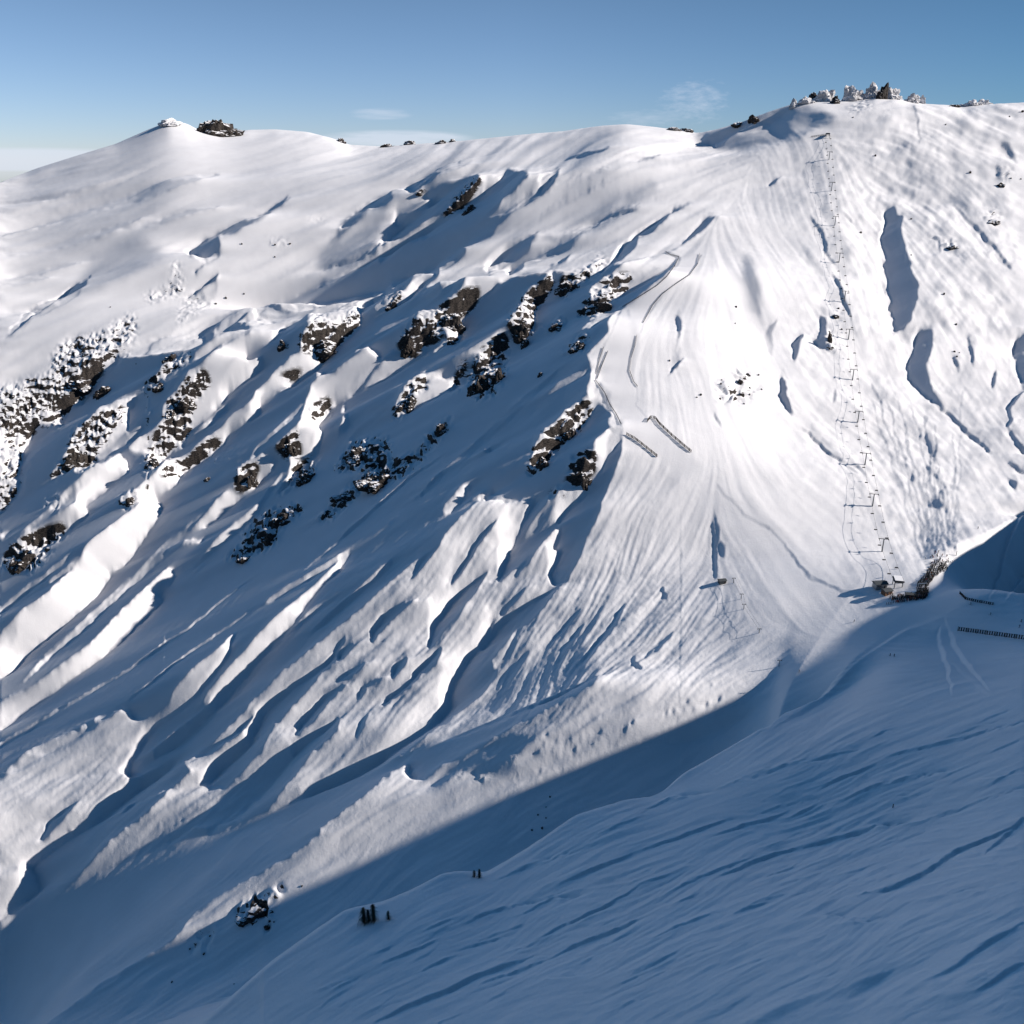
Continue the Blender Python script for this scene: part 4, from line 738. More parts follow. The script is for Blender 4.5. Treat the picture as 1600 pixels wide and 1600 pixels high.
for i, (a, b, w_, h_, lb) in enumerate([(374,207,9,5,'small rock just right of the large left tor'),(532,219,9,6,'pair of small rocks where the left ridge dips'),(604,227,13,5,'dark flat rock on the low middle skyline, left of its neighbours'),(640,223,15,6,'snow-topped rock on the low middle skyline'),(690,221,12,6,'dark rock at the right of the low middle skyline'),(708,219,8,5,'small pale rock right of the dark one on the middle skyline'),
    (1052,201,16,5,'long low dark rock on the skyline right of the centre'),(1073,202,14,7,'jagged dark rock at the saddle below the right summit'),(1178,184,14,9,'black rock standing on the shaded left shoulder of the right summit'),(1152,193,14,6,'low dark rock below the black one on the shaded shoulder')]):
    rock(a, b, w_, h_, lb, 20+i, mat=ROCKD if i in (2, 6, 8, 9) else ROCKM, lumps=3, spiky=1.2, sink=.1)
for i, (a, b, w_, h_, lb) in enumerate([(1240,161,8,13,'slender rime-covered rock at the left end of the summit tors'),(1258,157,17,10,'low rime-covered rock second from the left on the summit'),(1269,148,12,16,'dark pointed tor behind the low left summit rocks'),(1291,150,26,17,'broad rime-covered tor left of the gap in the summit tors'),(1305,156,11,10,'small dark-sided tor just left of the gap'),
    (1326,147,18,21,'tall rounded rime tor just right of the gap'),(1338,149,18,14,'rime tor leaning against the tall rounded one'),(1344,142,10,12,'small rime tor behind two larger ones in the middle'),(1360,143,20,21,'highest pointed rime tor of the summit'),(1379,143,12,23,'narrow upright dark tor right of the highest one'),(1393,146,21,17,'broad rime tor at the right end of the main group'),
    (1425,154,15,12,'snow-laden tor standing apart right of the main group'),(1441,155,7,12,'thin upright rock right of the lone snow-laden tor'),(1492,164,11,6,'tiny dark rock left on the right-hand skyline'),(1508,163,13,6,'small snowy rock on the right-hand skyline'),(1521,161,15,8,'snowy rock between its neighbours on the right-hand skyline'),(1536,159,14,8,'rightmost rime-covered rock on the skyline')]):
    rock(a, b, w_, h_, lb, 60+i, 'rime_tor', 'rock', 'rime-covered tors along the right summit', ROCKR if i not in (2, 4, 9, 13) else ROCKM, lumps=4, spiky=1.5, sink=.05, deep=.8)
OUT = [(45,866,46,34,'big black-sided outcrop low on the left edge'),(165,601,30,24,'black rock at the lower end of the brown left cliff'),(128,590,44,20,'brown cliff face in the middle of the left rock band'),(250,598,26,14,'black boulder in the shaded gully right of the brown cliff'),(268,552,30,16,'dark snow-streaked rock in the shaded gully above the black boulder'),
 (120,705,52,42,'long black outcrop in the left shadow below the rock band'),(240,715,24,26,'brown outcrop at the lower tip of a sunlit rib on the left'),(205,776,24,18,'small dark rock below the brown rib tip'),(292,620,34,22,'brown craggy rock on the sunlit left rib'),(268,640,24,16,'brown rock beside the craggy one on the sunlit left rib'),
 (443,530,20,18,'lone dark boulder in the shaded hollow left of centre'),(505,530,52,30,'wide snow-speckled outcrop above the centre-left ribs'),(616,468,24,22,'slim dark outcrop on the upper centre rib'),(640,528,24,30,'black-fronted outcrop left of the central cliffs'),(705,485,44,40,'large speckled cliff in the upper centre'),(705,530,20,16,'small rock at the foot of the speckled cliff'),
 (325,745,12,9,'tiny black boulder alone on blue snow'),(395,740,26,34,'knobbly snow-capped outcrop low on a left rib'),(455,690,26,26,'brown outcrop at the middle of the central sunlit rib'),(482,735,34,24,'dark broken rocks at the foot of the central sunlit rib'),(445,800,36,20,'black ledge in deep shade below the central rib'),(425,830,30,24,'black cliff below the ledge in the deep shade'),
 (385,868,30,10,'scattered low black rocks at the bottom of the deep-shade group'),(560,700,46,26,'dark broken cliff left in the big shaded face'),(592,738,60,26,'largest black cliff in the big shaded face'),(545,765,40,18,'tail of black rocks running down from the largest shaded cliff'),(690,660,24,26,'dark rocks on the shaded rib right of the largest cliff'),(640,620,34,32,'snow-capped outcrop above the largest shaded cliff'),
 (752,585,34,44,'left half of the huge black central crag'),(782,570,24,48,'right half of the huge black central crag, snow on its top'),(815,500,34,40,'brown and white crag above the central black one'),(822,530,20,20,'dark foot of the brown and white crag'),(885,440,36,20,'snow-laden rocks under the upper rib near the piste'),(945,465,44,36,'bushy black crag beside the piste'),(905,535,30,20,'black rocks in the shade below the piste corner'),
 (870,505,26,16,'dark rocks between two shaded gullies near the piste'),(845,582,12,8,'small boulder on the shaded slope below the black piste rocks'),(890,665,44,40,'long snowy outcrop below the piste bend'),(850,710,30,40,'brown craggy lower end of the long snowy outcrop'),(913,735,22,30,'brown crag in the notch right of the long outcrop'),(735,318,26,26,'dark speckled rock high on the upper ribs'),(655,297,14,10,'small rock at the top left of the upper ribs'),
 (405,1412,72,26,'black rock band under the lowest sunlit snow crest'),(418,1440,14,22,'broken black rock hanging below the lowest band')]
for i, (a, b, w_, h_, lb) in enumerate(OUT):
    rock(a, b, w_, h_, lb, 200+i, mat=ROCKB if 'black' in lb else ROCKD if 'dark' in lb else ROCKM, lumps=6, spiky=1.15, sink=.55, deep=.9, sub=4)
BO = [R1([(1450,735)])[0]+(12,14,'hollowed dark rock near the right edge below the summit'),(1487,382,20,11,'dark boulder capped with snow high on the right face'),(1305,491,14,9,'dark rocks left of the lift line'),(1296,519,9,26,'dark cliff casting a pointed shadow left of the lift'),(1157,591,13,15,'largest boulder of the scatter below the piste knoll'),(1168,582,7,10,'upright boulder at the top of the scatter'),(1158,612,12,9,'brown boulder under the largest of the scatter'),(1552,343,26,11,'low broken rocks high on the right face')]
for i, q in enumerate(BO): rock(*q, 400+i, 'boulder', 'boulder', None, ROCKD if i != 6 else ROCKM, lumps=3, spiky=1.2, sink=.2, sub=3)
SM = R3([(1080,480),(1075,582),(860,1030),(835,1045),(990,935),(985,960),(980,1055),(1130,1085),(1165,1025),(1240,995),(1220,905),(665,815),(1165,985)])+R1([(1520,715),(1580,720),(1590,300),(1510,330),(895,970),(895,1195),(670,575),(580,1055),(530,335),(1265,680),(1100,1440),(440,1530),(1110,380)])+R2([(1175,30),(1165,200),(1195,205),(460,60),(1180,230)])+D([(850,475),(690,120)])+A([(1210,420),(1375,425),(1450,420),(1375,485),(1080,720),(1130,690),(1220,670)])+I([(1510,910),(1370,1090),(860,1390),(1170,1400),(950,1225),(980,1200),(1020,1250),(1050,1160)])+J([(1150,465),(1130,515),(1090,555),(1130,570),(1110,620),(1060,630)])
sm_me = [rock_mesh(1.6, 1.5, 1.1, 700+i, 1, 1., 2) for i in range(4)]
for m_ in sm_me: m_.materials.append(ROCKD)
for i, (a, b) in enumerate(SM):
    p = ground(a, b); o = bpy.data.objects.new('small_rock', sm_me[i % 4]); link(o); s_ = random.Random(i).uniform(.8, 1.7)*mpp(p)*1.7; o.scale = (s_, s_, s_); o.location = p; o.rotation_euler = (0, 0, i*1.3)
    reg = 'upper left snowfield' if a < 500 and b < 600 else 'shaded gully walls at the bottom' if b > 1200 else 'sunlit slope right of the piste' if a < 1200 else 'right face around the lift'
    tag(o, 'small dark rock poking out of the snow on the '+reg, 'rock', 'small rocks on the '+reg)

# ------------------------------------------------------------------ people
def person_mesh(pose='stand', seed=0):
    r = random.Random(seed); V = []; Rr = []; E_ = []
    def add(p, rad_, par=None):
        V.append(Vector(p)); Rr.append(rad_); i = len(V)-1
        if par is not None: E_.append((par, i))
        return i
    lean = .06 if pose == 'stand' else .20; k = 0 if pose == 'stand' else .10
    pel = add((0, 0, .95-k), .15); sp = add((0, -.02+lean*.4, 1.15-k), .145, pel); ch = add((0, lean, 1.38-k), .17, sp); nk = add((0, lean+.02, 1.52-k), .065, ch); hd = add((0, lean+.05, 1.64-k), .105, nk); add((0, lean+.06, 1.73-k), .085, hd)
    for s in (-1, 1):
        sh = add((s*.20, lean, 1.42-k), .075, ch); a = .1+r.uniform(0, .15); el_ = add((s*.27, lean+.02+a*.2, 1.14-k), .055, sh); wr = add((s*(.26-a*.3), lean+.12+a, .98-k+a*.5), .042, el_); add((s*(.25-a*.35), lean+.20+a, .97-k+a*.55), .045, wr)
        hp = add((s*.10, 0, .88-k), .105, pel); kn = add((s*.13, .06+k, .50-k*.4), .075, hp); an = add((s*.13, -.02, .12), .055, kn); add((s*.13, .14, .05), .05, an)
    me = bpy.data.meshes.new('person'); me.from_pydata(V, E_, []); o = bpy.data.objects.new('tmp', me); link(o)
    md = o.modifiers.new('s', 'SKIN')
    for i, v in enumerate(me.skin_vertices[0].data): v.radius = (Rr[i], Rr[i]*(.8 if i < 3 else 1)); v.use_root = (i == 0)
    sb = o.modifiers.new('u', 'SUBSURF'); sb.levels = 1; sb.render_levels = 1
    dg = bpy.context.evaluated_depsgraph_get(); out = bpy.data.meshes.new_from_object(o.evaluated_get(dg)); bpy.data.objects.remove(o)
    out.polygons.foreach_set('use_smooth', [True]*len(out.polygons)); return out
PM = [person_mesh('stand', i) for i in range(4)]; PK = person_mesh('ski', 9)
PCOL = []
for i in range(12):
    m_ = PM[i % 4].copy(); m_.materials.clear(); m_.materials.append(CLOTH[(0, 1, 0, 2, 0, 1, 3, 0, 0, 2, 1, 4)[i]]); PCOL.append(m_)
def helm(): 
    bm = bmesh.new(); bmesh.ops.create_icosphere(bm, subdivisions=2, radius=.14)
    for v in bm.verts: v.co = Vector((v.co.x, v.co.y*1.15, max(v.co.z, -.05)))
    return fin(bm, 'helmet')
def skis():
    bm = bmesh.new(); box(bm, (0, .1, 0), (.1, 1.6, .03)); tube(bm, [(0, .9, 0), (0, 1.02, .04), (0, 1.08, .12)], .03, .015, 6); return fin(bm, 'ski')
HM, SKM = helm(), skis(); HM.materials.append(CLOTH[2]); SKM.materials.append(SKIM)
def skier(px, py, label, rz=0., col_=0, ski=True, group=None):
    p = ground(px, py); me = PK.copy(); me.materials.clear(); me.materials.append(CLOTH[col_]); o = put(me, 'person', CLOTH[col_], None, p); o.rotation_euler = (0, 0, rz)
    h = put(HM.copy(), 'helmet', CLOTH[(col_+1) % 3], o, (0, .26, 1.62)) ; h.scale = (.95, .95, .95)
    if ski:
        for s in (-1, 1): put(SKM.copy(), 'ski', SKIM, o, (s*.13, 0, .03))
        bm = bmesh.new(); bm.free()
        for s in (-1, 1): bm = bmesh.new(); tube(bm, [(s*.30, .45, 1.0), (s*.45, .1, .05)], .012, n=5); put(fin(bm, 'ski_pole'), 'ski_pole', STEEL, o)
    return tag(o, label, 'person', group)
skier(1391, 1025, 'left one of the pair of skiers standing on the shaded near slope', .5, 0); skier(1397, 1026, 'right one of the pair of skiers standing on the shaded near slope', -.3, 1)
skier(1548, 961, 'skier alone in the shade right of the lift base, above the long snow fence', 1.2, 2); skier(1596, 972, 'upper of two skiers at the right edge above the long snow fence', .3, 0); skier(1593, 980, 'lower of two skiers at the right edge above the long snow fence', 2.2, 1)
skier(1528, 826, 'skier alone on the sunlit piste right of the queue', 2.4, 0); skier(1517, 945, 'skier just below the low shaded fence right of the lift base', .9, 0); skier(1249, 1050, 'lone skier in the shade below the sunlit bank', 1.5, 0); skier(1334, 972, 'skier on the bright bank left of the lift base', -1.5, 0)
rp = random.Random(5)
def inpoly(pts):
    xs_ = [p[0] for p in pts]; ys_ = [p[1] for p in pts]
    while True:
        x = rp.uniform(min(xs_), max(xs_)); y = rp.uniform(min(ys_), max(ys_)); c = False
        for i in range(len(pts)):
            a, b = pts[i], pts[(i+1) % len(pts)]
            if (a[1] > y) != (b[1] > y) and x < (b[0]-a[0])*(y-a[1])/(b[1]-a[1])+a[0]: c = not c
        if c: return x, y
NECK = [(1446,899),(1450,886),(1457,878),(1468,874),(1478,880),(1482,891),(1468,896),(1457,903),(1450,914),(1434,915),(1437,906)]
CR = [(125, NECK, 'skier packed in the dark fan-shaped queue right of the lift base', 'skiers packed in the queue'),
      (30, [(1444,876),(1458,862),(1474,862),(1488,878),(1492,892),(1480,884),(1466,872)], 'skier loosely joining the top of the queue right of the lift base', 'skiers joining the queue'),
      (50, [(1433,921),(1449,920),(1450,931),(1444,936),(1430,937)], 'skier below the white gate bar in the queue neck', 'skiers between gate bar and station'),
      (62, [(1392,929),(1410,931),(1434,928),(1437,937),(1400,943),(1386,937)], 'skier standing in front of the lift base station', 'skiers in front of the base station')]
for n_, pl_, lb, gp in CR:
    for i in range(n_):
        x, y = inpoly(pl_); p = ground(x, y); o = bpy.data.objects.new('person', PCOL[rp.randrange(12)]); link(o); o.location = p; o.rotation_euler = (0, 0, rp.uniform(0, 6.28)); tag(o, lb, 'person', gp)
for i in range(22):
    t = i/21.; x = 1385+58*t; p = ground(x, 945-9*t+rp.uniform(-.6, .6)); o = bpy.data.objects.new('person', PCOL[rp.randrange(12)]); link(o); o.location = p; tag(o, 'skier in the thin line along the shadow edge below the lift base', 'person', 'skiers lined up along the shadow edge')

# the rest of the packed queue, past the three hundred nearest skiers
base_v = np.array([v.co[:] for v in PM[1].vertices]); base_f = [tuple(p.vertices) for p in PM[1].polygons]; AV, AF = [], []
WHOLE = [(1446,899),(1457,884),(1470,880),(1480,889),(1460,903),(1451,916),(1450,931),(1445,937),(1400,942),(1390,936),(1430,927),(1433,912)]
for k in range(560):
    x, y = inpoly(WHOLE if k < 430 else CR[2][1] if k < 500 else NECK); p = ground(x, y); a = rp.uniform(0, 6.28); c, s_ = math.cos(a), math.sin(a); n0 = len(AV)*len(base_v)
    AV.append(np.stack([base_v[:, 0]*c-base_v[:, 1]*s_+p.x, base_v[:, 0]*s_+base_v[:, 1]*c+p.y, base_v[:, 2]+p.z], -1)); AF += [tuple(n0+i for i in f) for f in base_f]
me = bpy.data.meshes.new('crowd'); me.from_pydata(np.concatenate(AV).tolist(), [], AF); cr_ = put(me, 'crowd', CLOTH[0], smooth=True); cr_['kind'] = 'stuff'; tag(cr_, 'dense dark crowd of skiers massed in the queue for the lift', 'crowd')
# ------------------------------------------------------------------ chairlift
P0 = ground(1402, 915); P1 = ground(1293, 214); ax = (P1-P0); ax.z = 0; Lh = ax.length; ax.normalize(); side = Vector((ax.y, -ax.x, 0)); RZ = math.atan2(ax.y, ax.x)-math.pi/2
def on_line(t): p = P0+ax*(Lh*t); p.z = hz_(p.x, p.y); return p
tl = np.linspace(0, 1, 1200); pyl = np.array([project(*on_line(t))[1] for t in tl])
def t_at(py): return float(tl[int(np.argmin(np.abs(pyl-py)))])
TWY = [862, 791, 726, 660, 594, 530, 470, 410, 352, 298, 250]; TT_ = [t_at(y) for y in TWY]
names_ = ['lowest', 'second', 'third', 'fourth', 'fifth', 'sixth', 'seventh', 'eighth', 'ninth', 'tenth', 'topmost']
HT = 9.0
def lift_tower():
    t = empty('lift_tower', (0, 0, 0), 0, 'x', 'lift tower', 'towers of the chairlift')
    bm = bmesh.new(); tube(bm, [(0, 0, -1.5), (0, 0, HT)], .55, .36, 12); box(bm, (0, 0, HT+.15), (.8, .8, .3)); put(fin(bm, 'mast'), 'mast', GALV, t)
    bm = bmesh.new(); box(bm, (0, 0, HT+.45), (6.4, .45, .4), bev=.05); box(bm, (0, .9, HT+1.2), (6.0, .08, .08)); put(fin(bm, 'crossarm'), 'crossarm', STEEL, t)
    for s in (-1, 1):
        bm = bmesh.new(); box(bm, (s*3, 0, HT+.1), (.18, 3.4, .3))
        for k in (-1.5, -.9, -.3, .3, .9, 1.5): tube(bm, [(s*3-.12, k, HT-.1), (s*3+.12, k, HT-.1)], .26, n=10)
        put(fin(bm, 'sheave_train'), 'sheave_train', STEEL, t)
    bm = bmesh.new()
    for q in (-.2, .2): tube(bm, [(q, -.62, .2), (q, -.42, HT)], .03, n=4)
    for k in range(22): tube(bm, [(-.2, -.6+k*.008, .5+k*.38), (.2, -.6+k*.008, .5+k*.38)], .02, n=4)
    put(fin(bm, 'ladder'), 'ladder', GALV, t); return t
TW = None
for i, t in enumerate(TT_):
    lb = names_[i]+' tower of the chairlift counted up from the base station' if i not in (0, 10) else names_[i]+' tower of the chairlift'
    p = on_line(t)
    if TW is None: TW = lift_tower(); TW.location = p; TW.rotation_euler = (0, 0, RZ); TW['label'] = lb
    else: dup(TW, p, RZ, lb)
def span_pts(sgn):
    nodes = [on_line(0)+Vector((0, 0, 4.2))]+[on_line(t)+Vector((0, 0, HT)) for t in TT_]+[on_line(1)+Vector((0, 0, 4.2))]; out = []
    for a, b in zip(nodes, nodes[1:]):
        for k in range(12):
            u = k/12; p = a.lerp(b, u); p.z -= 4*u*(1-u)*min(2.2, (b-a).length*.018); out.append(p+side*sgn*3.0)
    out.append(nodes[-1]+side*sgn*3.0); return out
SPN = {s: span_pts(s) for s in (-1, 1)}
for s in (-1, 1):
    bm = bmesh.new(); tube(bm, SPN[s], .06, n=5)
    tag(put(fin(bm, 'haul_rope'), 'haul_rope', STEEL), 'steel haul rope on the %s side of the chairlift line' % ('left' if s < 0 else 'right'), 'cable', 'haul ropes of the chairlift')
def chair():
    t = empty('lift_chair', (0, 0, 0), 0, 'x', 'lift chair')
    bm = bmesh.new(); tube(bm, [(0, 0, .1), (0, -.05, -.6), (0, -.35, -1.5), (0, -.1, -2.1)], .05, n=6); box(bm, (0, 0, .05), (.12, .4, .18)); put(fin(bm, 'hanger'), 'hanger', STEEL, t)
    bm = bmesh.new(); box(bm, (0, .1, -2.6), (2.1, .5, .12), bev=.04); put(fin(bm, 'seat'), 'seat', CLOTH[0], t)
    bm = bmesh.new(); box(bm, (0, -.17, -2.2), (2.1, .1, .6), bev=.04); put(fin(bm, 'backrest'), 'backrest', CLOTH[0], t)
    bm = bmesh.new(); 
    for q in (-1.05, 1.05): tube(bm, [(q, -.15, -1.9), (q, .0, -2.1), (q, .45, -2.15), (q, .5, -2.7), (q*.8, .6, -3.1)], .03, n=5)
    tube(bm, [(-1.05, -.1, -2.0), (1.05, -.1, -2.0)], .035, n=5); tube(bm, [(-.85, .6, -3.1), (.85, .6, -3.1)], .03, n=5); put(fin(bm, 'safety_bar'), 'safety_bar', STEEL, t); return t
CH = None; nC = 40
for s in (-1, 1):
    pts = SPN[s]; cum = [0]
    for a, b in zip(pts, pts[1:]): cum.append(cum[-1]+(b-a).length)
    for i in range(nC):
        L_ = (i+.35+(.5 if s > 0 else 0))/nC*cum[-1]*.985+6; k = max(j for j in range(len(cum)) if cum[j] <= L_); k = min(k, len(pts)-2); p = pts[k].lerp(pts[k+1], (L_-cum[k])/max(cum[k+1]-cum[k], .01))
        lb = 'black chair hanging on the %s rope of the chairlift' % ('left' if s < 0 else 'right'); gp = 'chairs on the %s rope' % ('left' if s < 0 else 'right'); rz = RZ if s < 0 else RZ+math.pi
        if CH is None: CH = chair(); CH.location = p; CH.rotation_euler = (0, 0, rz); CH['label'] = lb; CH['group'] = gp
        else: dup(CH, p, rz, lb, gp)
def terminal(loc, rz, label, s=1.0):
    t = empty('lift_station', loc, rz, label, 'lift station')
    bm = bmesh.new()
    for x in (-2.6, 2.6):
        for y in (-3.5, 3.5): tube(bm, [(x*s, y*s, -2), (x*s, y*s, 4*s)], .28, n=8)
    put(fin(bm, 'supports'), 'supports', GALV, t)
    bm = bmesh.new(); box(bm, (0, 0, 4.9*s), (7.2*s, 10.5*s, 1.9*s), bev=.8*s); put(fin(bm, 'housing'), 'housing', ROOF, t)
    bm = bmesh.new(); tube(bm, [(0, 0, 3.7*s), (0, 0, 3.95*s)], 2.9*s, n=28); put(fin(bm, 'bullwheel'), 'bullwheel', STEEL, t)
    bm = bmesh.new(); box(bm, (0, 0, 5.9*s), (5.9*s, 9*s, .25*s), bev=.1*s); put(fin(bm, 'snow_cap'), 'snow_cap', SNOW_P, t); return t
def hut(loc, rz, s, label, wall=WALL, name='lift_hut'):
    t = empty(name, loc, rz, label, 'hut'); bm = bmesh.new(); box(bm, (0, 0, 1.0*s[2]), (s[0], s[1], 2.6*s[2])); put(fin(bm, 'walls'), 'walls', wall, t)
    bm = bmesh.new(); z = 2.3*s[2]; x, y = s[0]*.6, s[1]*.6
    v = [bm.verts.new(c) for c in ((-x, -y, z), (x, -y, z), (x, y, z), (-x, y, z), (-x, 0, z+.9), (x, 0, z+.9), (-x, -y, z-.15), (x, -y, z-.15), (x, y, z-.15), (-x, y, z-.15))]
    for f in ((0, 1, 5, 4), (2, 3, 4, 5), (0, 4, 3), (1, 2, 5), (9, 8, 7, 6), (0, 6, 7, 1), (1, 7, 8, 2), (2, 8, 9, 3), (3, 9, 6, 0)): bm.faces.new([v[k] for k in f])
    r = put(fin(bm, 'roof'), 'roof', ROOF, t)
    bm = bmesh.new(); box(bm, (-s[0]*.22, -s[1]*.5-.02, 1.4*s[2]), (s[0]*.34, .06, .8)); w_ = put(fin(bm, 'window'), 'window', GLASS, t)
    bm = bmesh.new(); box(bm, (s[0]*.28, -s[1]*.5-.03, .95*s[2]), (.85, .06, 1.9)); put(fin(bm, 'door'), 'door', WOOD, t); return t
SNOW_P = plain('settled_snow', (.80, .78, .79), .85, noise=.02)
terminal(P0, RZ, 'dark-roofed base station of the chairlift beside the queue', .85); terminal(P1, RZ, 'small top station of the chairlift below the right summit', .8)
hut(ground(1385, 928), .3, (5, 4, 1.2), 'brown wooden hut left of the lift base station'); hut(ground(1420, 933), -.2, (4, 3, 1), 'small dark cabin in front of the lift base station', ROOF); hut(ground(1374, 918), .1, (7, 5, 1.5), 'grey-roofed building at the left end of the lift base, casting a long shadow', GALV, 'station_building')
bm = bmesh.new(); a = ground(1433, 919); b = ground(1447, 917.5)
for p in (a, b, a.lerp(b, .5)): tube(bm, [p-a-Vector((0, 0, .5)), p-a+Vector((0, 0, 2.9))], .08, n=6)
gt = put(fin(bm, 'posts'), 'posts', STEEL); g_ = empty('gate', a, 0, 'white gate bar crossing the neck of the ski queue', 'gate'); gt.parent = g_
bm = bmesh.new(); tube(bm, [Vector((0, 0, 2.8)), b-a+Vector((0, 0, 2.8))], .28, n=8); put(fin(bm, 'banner'), 'banner', WHITE, g_)
# landing ramp at the top station
bm = bmesh.new(); a = ground(1267, 215); b = ground(1290, 212)
for k in range(9): p = a.lerp(b, k/8); p.z = hz_(p.x, p.y); tube(bm, [p-a, p-a+Vector((0, 0, 2.2))], .12, n=5)
tf = empty('ramp_fence', a, 0, 'dark fence running left from the top station', 'fence'); put(fin(bm, 'post'), 'posts', WOOD, tf)
bm = bmesh.new(); c_ = (a+b)/2-a
for z_ in (.7, 1.3, 1.9): tube(bm, [Vector((0, 0, z_)), b-a+Vector((0, 0, z_))], .14, n=5)
put(fin(bm, 'rail'), 'rails', WOOD, tf)

# ------------------------------------------------------------------ fences
def resample(P3, step):
    out = [P3[0]]; acc = 0
    for a, b in zip(P3, P3[1:]):
        L_ = (b-a).length; t = step-acc
        while t < L_: out.append(a.lerp(b, t/L_)); t += step
        acc = (acc+L_) % step if L_ > 0 else acc
    return out
def path3(px):
    out = []
    for (a, b), (c, d) in zip(px, px[1:]):
        for k in range(6): out.append(ground(a+(c-a)*k/6, b+(d-b)*k/6))
    out.append(ground(*px[-1])); return out
def snow_fence(px, h, label, board=.5, mat=WOOD, post_every=4):
    pts = resample(path3(px), board*1.6)
    for p in pts: p.z = hz_(p.x, p.y)
    o = pts[0].copy(); t = empty('snow_fence', o, 0, label, 'snow fence'); n = 0
    for i in range(0, len(pts), max(post_every, len(pts)//60+1)):
        bm = bmesh.new(); tube(bm, [pts[i]-o-Vector((0, 0, .6)), pts[i]-o+Vector((0, 0, h+.25))], .13, .10, 6); put(fin(bm, 'post'), 'post', mat, t)
    bm = bmesh.new()
    for a, b in zip(pts, pts[1:]):
        d = b-a; rz = math.atan2(d.y, d.x); c = (a+b)/2-o; box(bm, (c.x, c.y, c.z+h*.56), (board*.7, .26, h*.84), rz)
    for z_ in (.2, .92): tube(bm, [p-o+Vector((0, 0, h*z_)) for p in pts], .09, n=4)
    put(fin(bm, 'boards'), 'boards', mat, t); return t
snow_fence(R3([(525,1200),(545,1175),(575,1180),(600,1215),(680,1290),(750,1350),(805,1395)]), 2.6, 'curved snow fence on the inner side of the piste bend', .8)
snow_fence(R3([(395,1280),(450,1310),(520,1365),(595,1425)]), 2.4, 'straight snow fence on the outer edge of the piste', .8)
snow_fence([(1496,986),(1540,992),(1600,1000),(1640,1004)], 2.7, 'long tall snow fence in the shade at the right edge', .8)
snow_fence([(1499,928),(1508,937),(1525,941),(1553,946)], 1.7, 'low dark fence in the shade right of the queue', .7)
def rope_fence(px, label, h=1.1):
    pts = resample(path3(px), 7.0)
    for p in pts: p.z = hz_(p.x, p.y)
    o = pts[0].copy(); t = empty('rope_fence', o, 0, label, 'fence')
    for p in pts: bm = bmesh.new(); tube(bm, [p-o-Vector((0, 0, .4)), p-o+Vector((0, 0, 1.6))], .07, n=5); put(fin(bm, 'pole'), 'pole', WOOD, t)
    bm = bmesh.new(); fine = path3(px)
    for q in fine: q.z = hz_(q.x, q.y)
    for z_ in (.35, .6, .85, 1.1): tube(bm, [p-o+Vector((0, 0, z_*h)) for p in fine], .08, n=4)
    put(fin(bm, 'netting'), 'netting', NET, t); return t
rope_fence(R3([(640,137),(670,155),(722,168)]), 'short rope fence across the top of the piste'); rope_fence(R3([(722,172),(700,220),(650,290),(590,345),(520,390),(440,440),(370,482)]), 'rope fence along the shaded left edge of the upper piste')
rope_fence(R3([(852,150),(842,210),(790,280),(700,340),(620,400),(560,470),(500,580)]), 'rope fence along the upper right edge of the piste'); rope_fence(R3([(460,660),(450,720),(425,800),(415,880),(440,950),(465,980)]), 'rope fence down the middle of the piste above the bend')
rope_fence(R3([(252,735),(230,800),(207,900)]), 'outer of the two short rope fences left of the piste'); rope_fence(R3([(278,760),(245,840),(212,930)]), 'inner of the two short rope fences left of the piste'); rope_fence(R3([(200,938),(260,1020),(290,1090),(330,1150),(362,1215)]), 'dark rope fence along the drop left of the piste bend')

# ------------------------------------------------------------------ small tow lift
hut(ground(1128, 911), .2, (4.5, 3.5, 1.0), 'small dark hut at the top of the short tow lift', ROOF)
def tow_pole(px, py, h, label, arm=True):
    t = empty('tow_pole', ground(px, py), 0, label, 'pole'); bm = bmesh.new(); tube(bm, [(0, 0, -.8), (0, 0, h)], .22, .16, 8); put(fin(bm, 'mast'), 'mast', STEEL, t)
    if arm:
        bm = bmesh.new(); box(bm, (0, 0, h-.1), (2.2, .22, .22)); tube(bm, [(-1, -.1, h-.3), (-1, .1, h-.3)], .3, n=10); tube(bm, [(1, -.1, h-.3), (1, .1, h-.3)], .3, n=10); put(fin(bm, 'crossarm'), 'crossarm', STEEL, t)
    return t
tp = [tow_pole(1146, 911, 3.8, 'top pole of the short tow lift, beside its hut'), tow_pole(1158, 936, 3.8, 'second pole of the short tow lift from its hut'), tow_pole(1162, 952, 3.8, 'third pole of the short tow lift from its hut'), tow_pole(1186, 989, 3.0, 'lowest pole of the short tow lift')]
for s_, lb in ((-1, 'left'), (1, 'right')):
    pts = [o.location+Vector((s_, 0, 3.3)) for o in tp]; bm = bmesh.new(); tube(bm, pts, .05, n=5); tag(put(fin(bm, 'rope'), 'tow_rope', STEEL), lb+' rope of the short tow lift', 'cable')
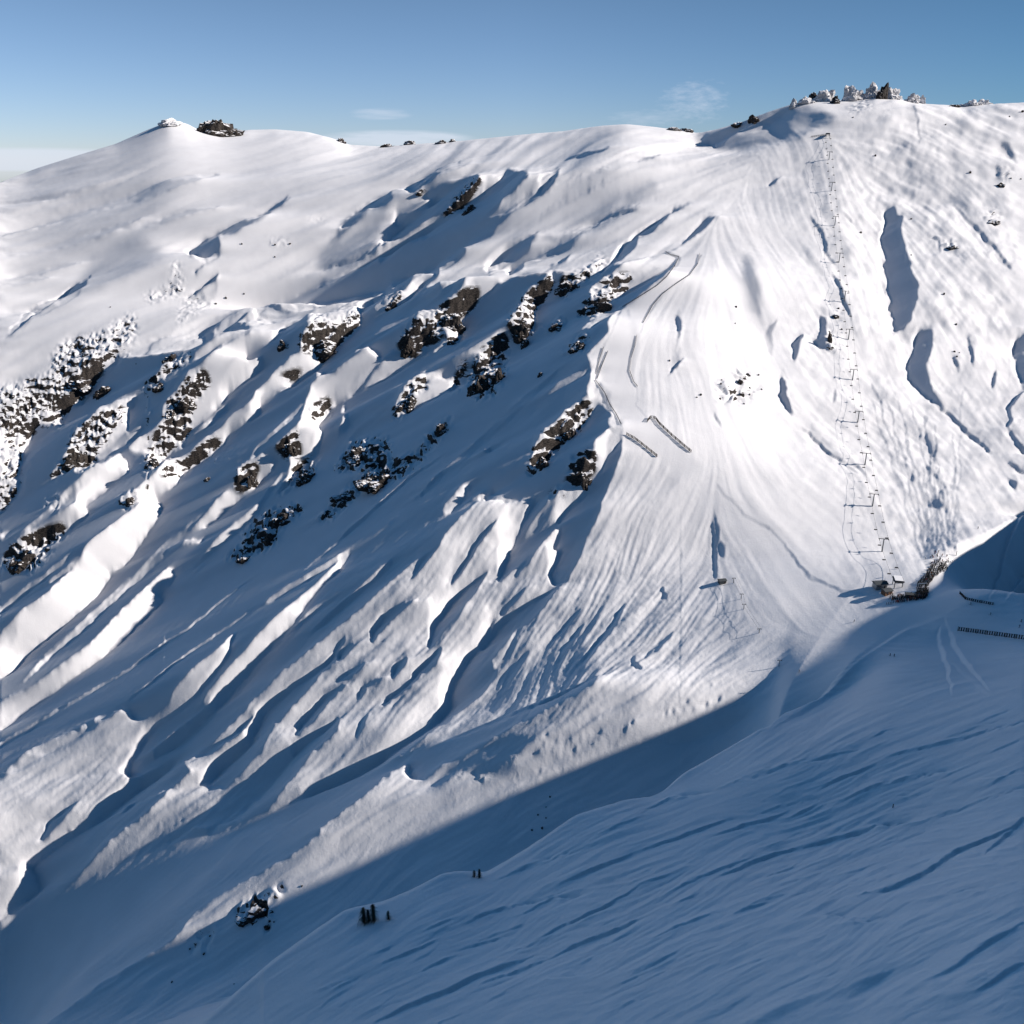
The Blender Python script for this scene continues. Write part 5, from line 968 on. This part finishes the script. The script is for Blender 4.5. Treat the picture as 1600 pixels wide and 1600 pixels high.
tow_pole(1217, 1041, 4.2, 'lone pole on the sunlit bank below the tow lift'); tow_pole(1494, 868, 3.2, 'pole beside the sunlit piste right of the queue', False); tow_pole(1395, 1358*0+1262, 1.6, 'thin marker pole on the shaded near slope', False)

# ------------------------------------------------------------------ dark stunted conifers on the near crest
def conifer(px, py, hp, label, seed, wide=.16):
    rr = random.Random(seed); p = ground(px, py); h = hp*mpp(p)*1.15; t = empty('conifer', p, 0, label, 'tree', 'stunted conifers on the near crest')
    bm = bmesh.new(); tube(bm, [(0, 0, -.6), (0, 0, h*.5), (h*.01, 0, h*.97)], h*.028, h*.004, 7); put(fin(bm, 'trunk'), 'trunk', BARK, t)
    bm = bmesh.new(); n = 46
    for k in range(n):
        z = h*(.06+.92*(k/n)); R_ = h*wide*(1-k/n)**.35*(.55+.45*math.sin(k*.9+seed*2))*rr.uniform(.6, 1.3)+.06; a0 = rr.uniform(0, 6.28)
        for b_ in range(rr.randint(3, 5)):
            a = a0+b_*6.28/4+rr.uniform(-.4, .4); dr = R_*rr.uniform(.5, 1.15)
            for q in range(7):
                f = (q+.6)/7; c = Vector((math.cos(a)*dr*f, math.sin(a)*dr*f, z-dr*f*f*.55)); u = Vector((math.cos(a+1.57), math.sin(a+1.57), rr.uniform(-.4, .4)))*h*.022*(1.2-f*.5); w_ = Vector((math.cos(a), math.sin(a), -.7))*h*.03
                j = Vector((rr.uniform(-1, 1), rr.uniform(-1, 1), rr.uniform(-1, 1)))*h*.008
                vs_ = [bm.verts.new(c+j-u), bm.verts.new(c+j+w_), bm.verts.new(c+j+u), bm.verts.new(c+j-w_*.4+Vector((0, 0, h*.012)))]; bm.faces.new(vs_)
    me = fin(bm, 'crown'); put(me, 'crown', NEEDLE, t); return t
conifer(569, 1441, 27, 'left of three dark stunted conifers on the near crest', 1, .48); conifer(576, 1440, 22, 'middle of three dark stunted conifers on the near crest', 2, .5); conifer(584, 1439, 30, 'right of three dark stunted conifers on the near crest', 3, .38); conifer(607, 1436, 15, 'low dark conifer just right of the three on the near crest', 4, .45)
conifer(741, 1370, 12, 'tiny left conifer in the dip of the near crest', 5, .5); conifer(749, 1371, 15, 'tiny right conifer in the dip of the near crest', 6, .35)
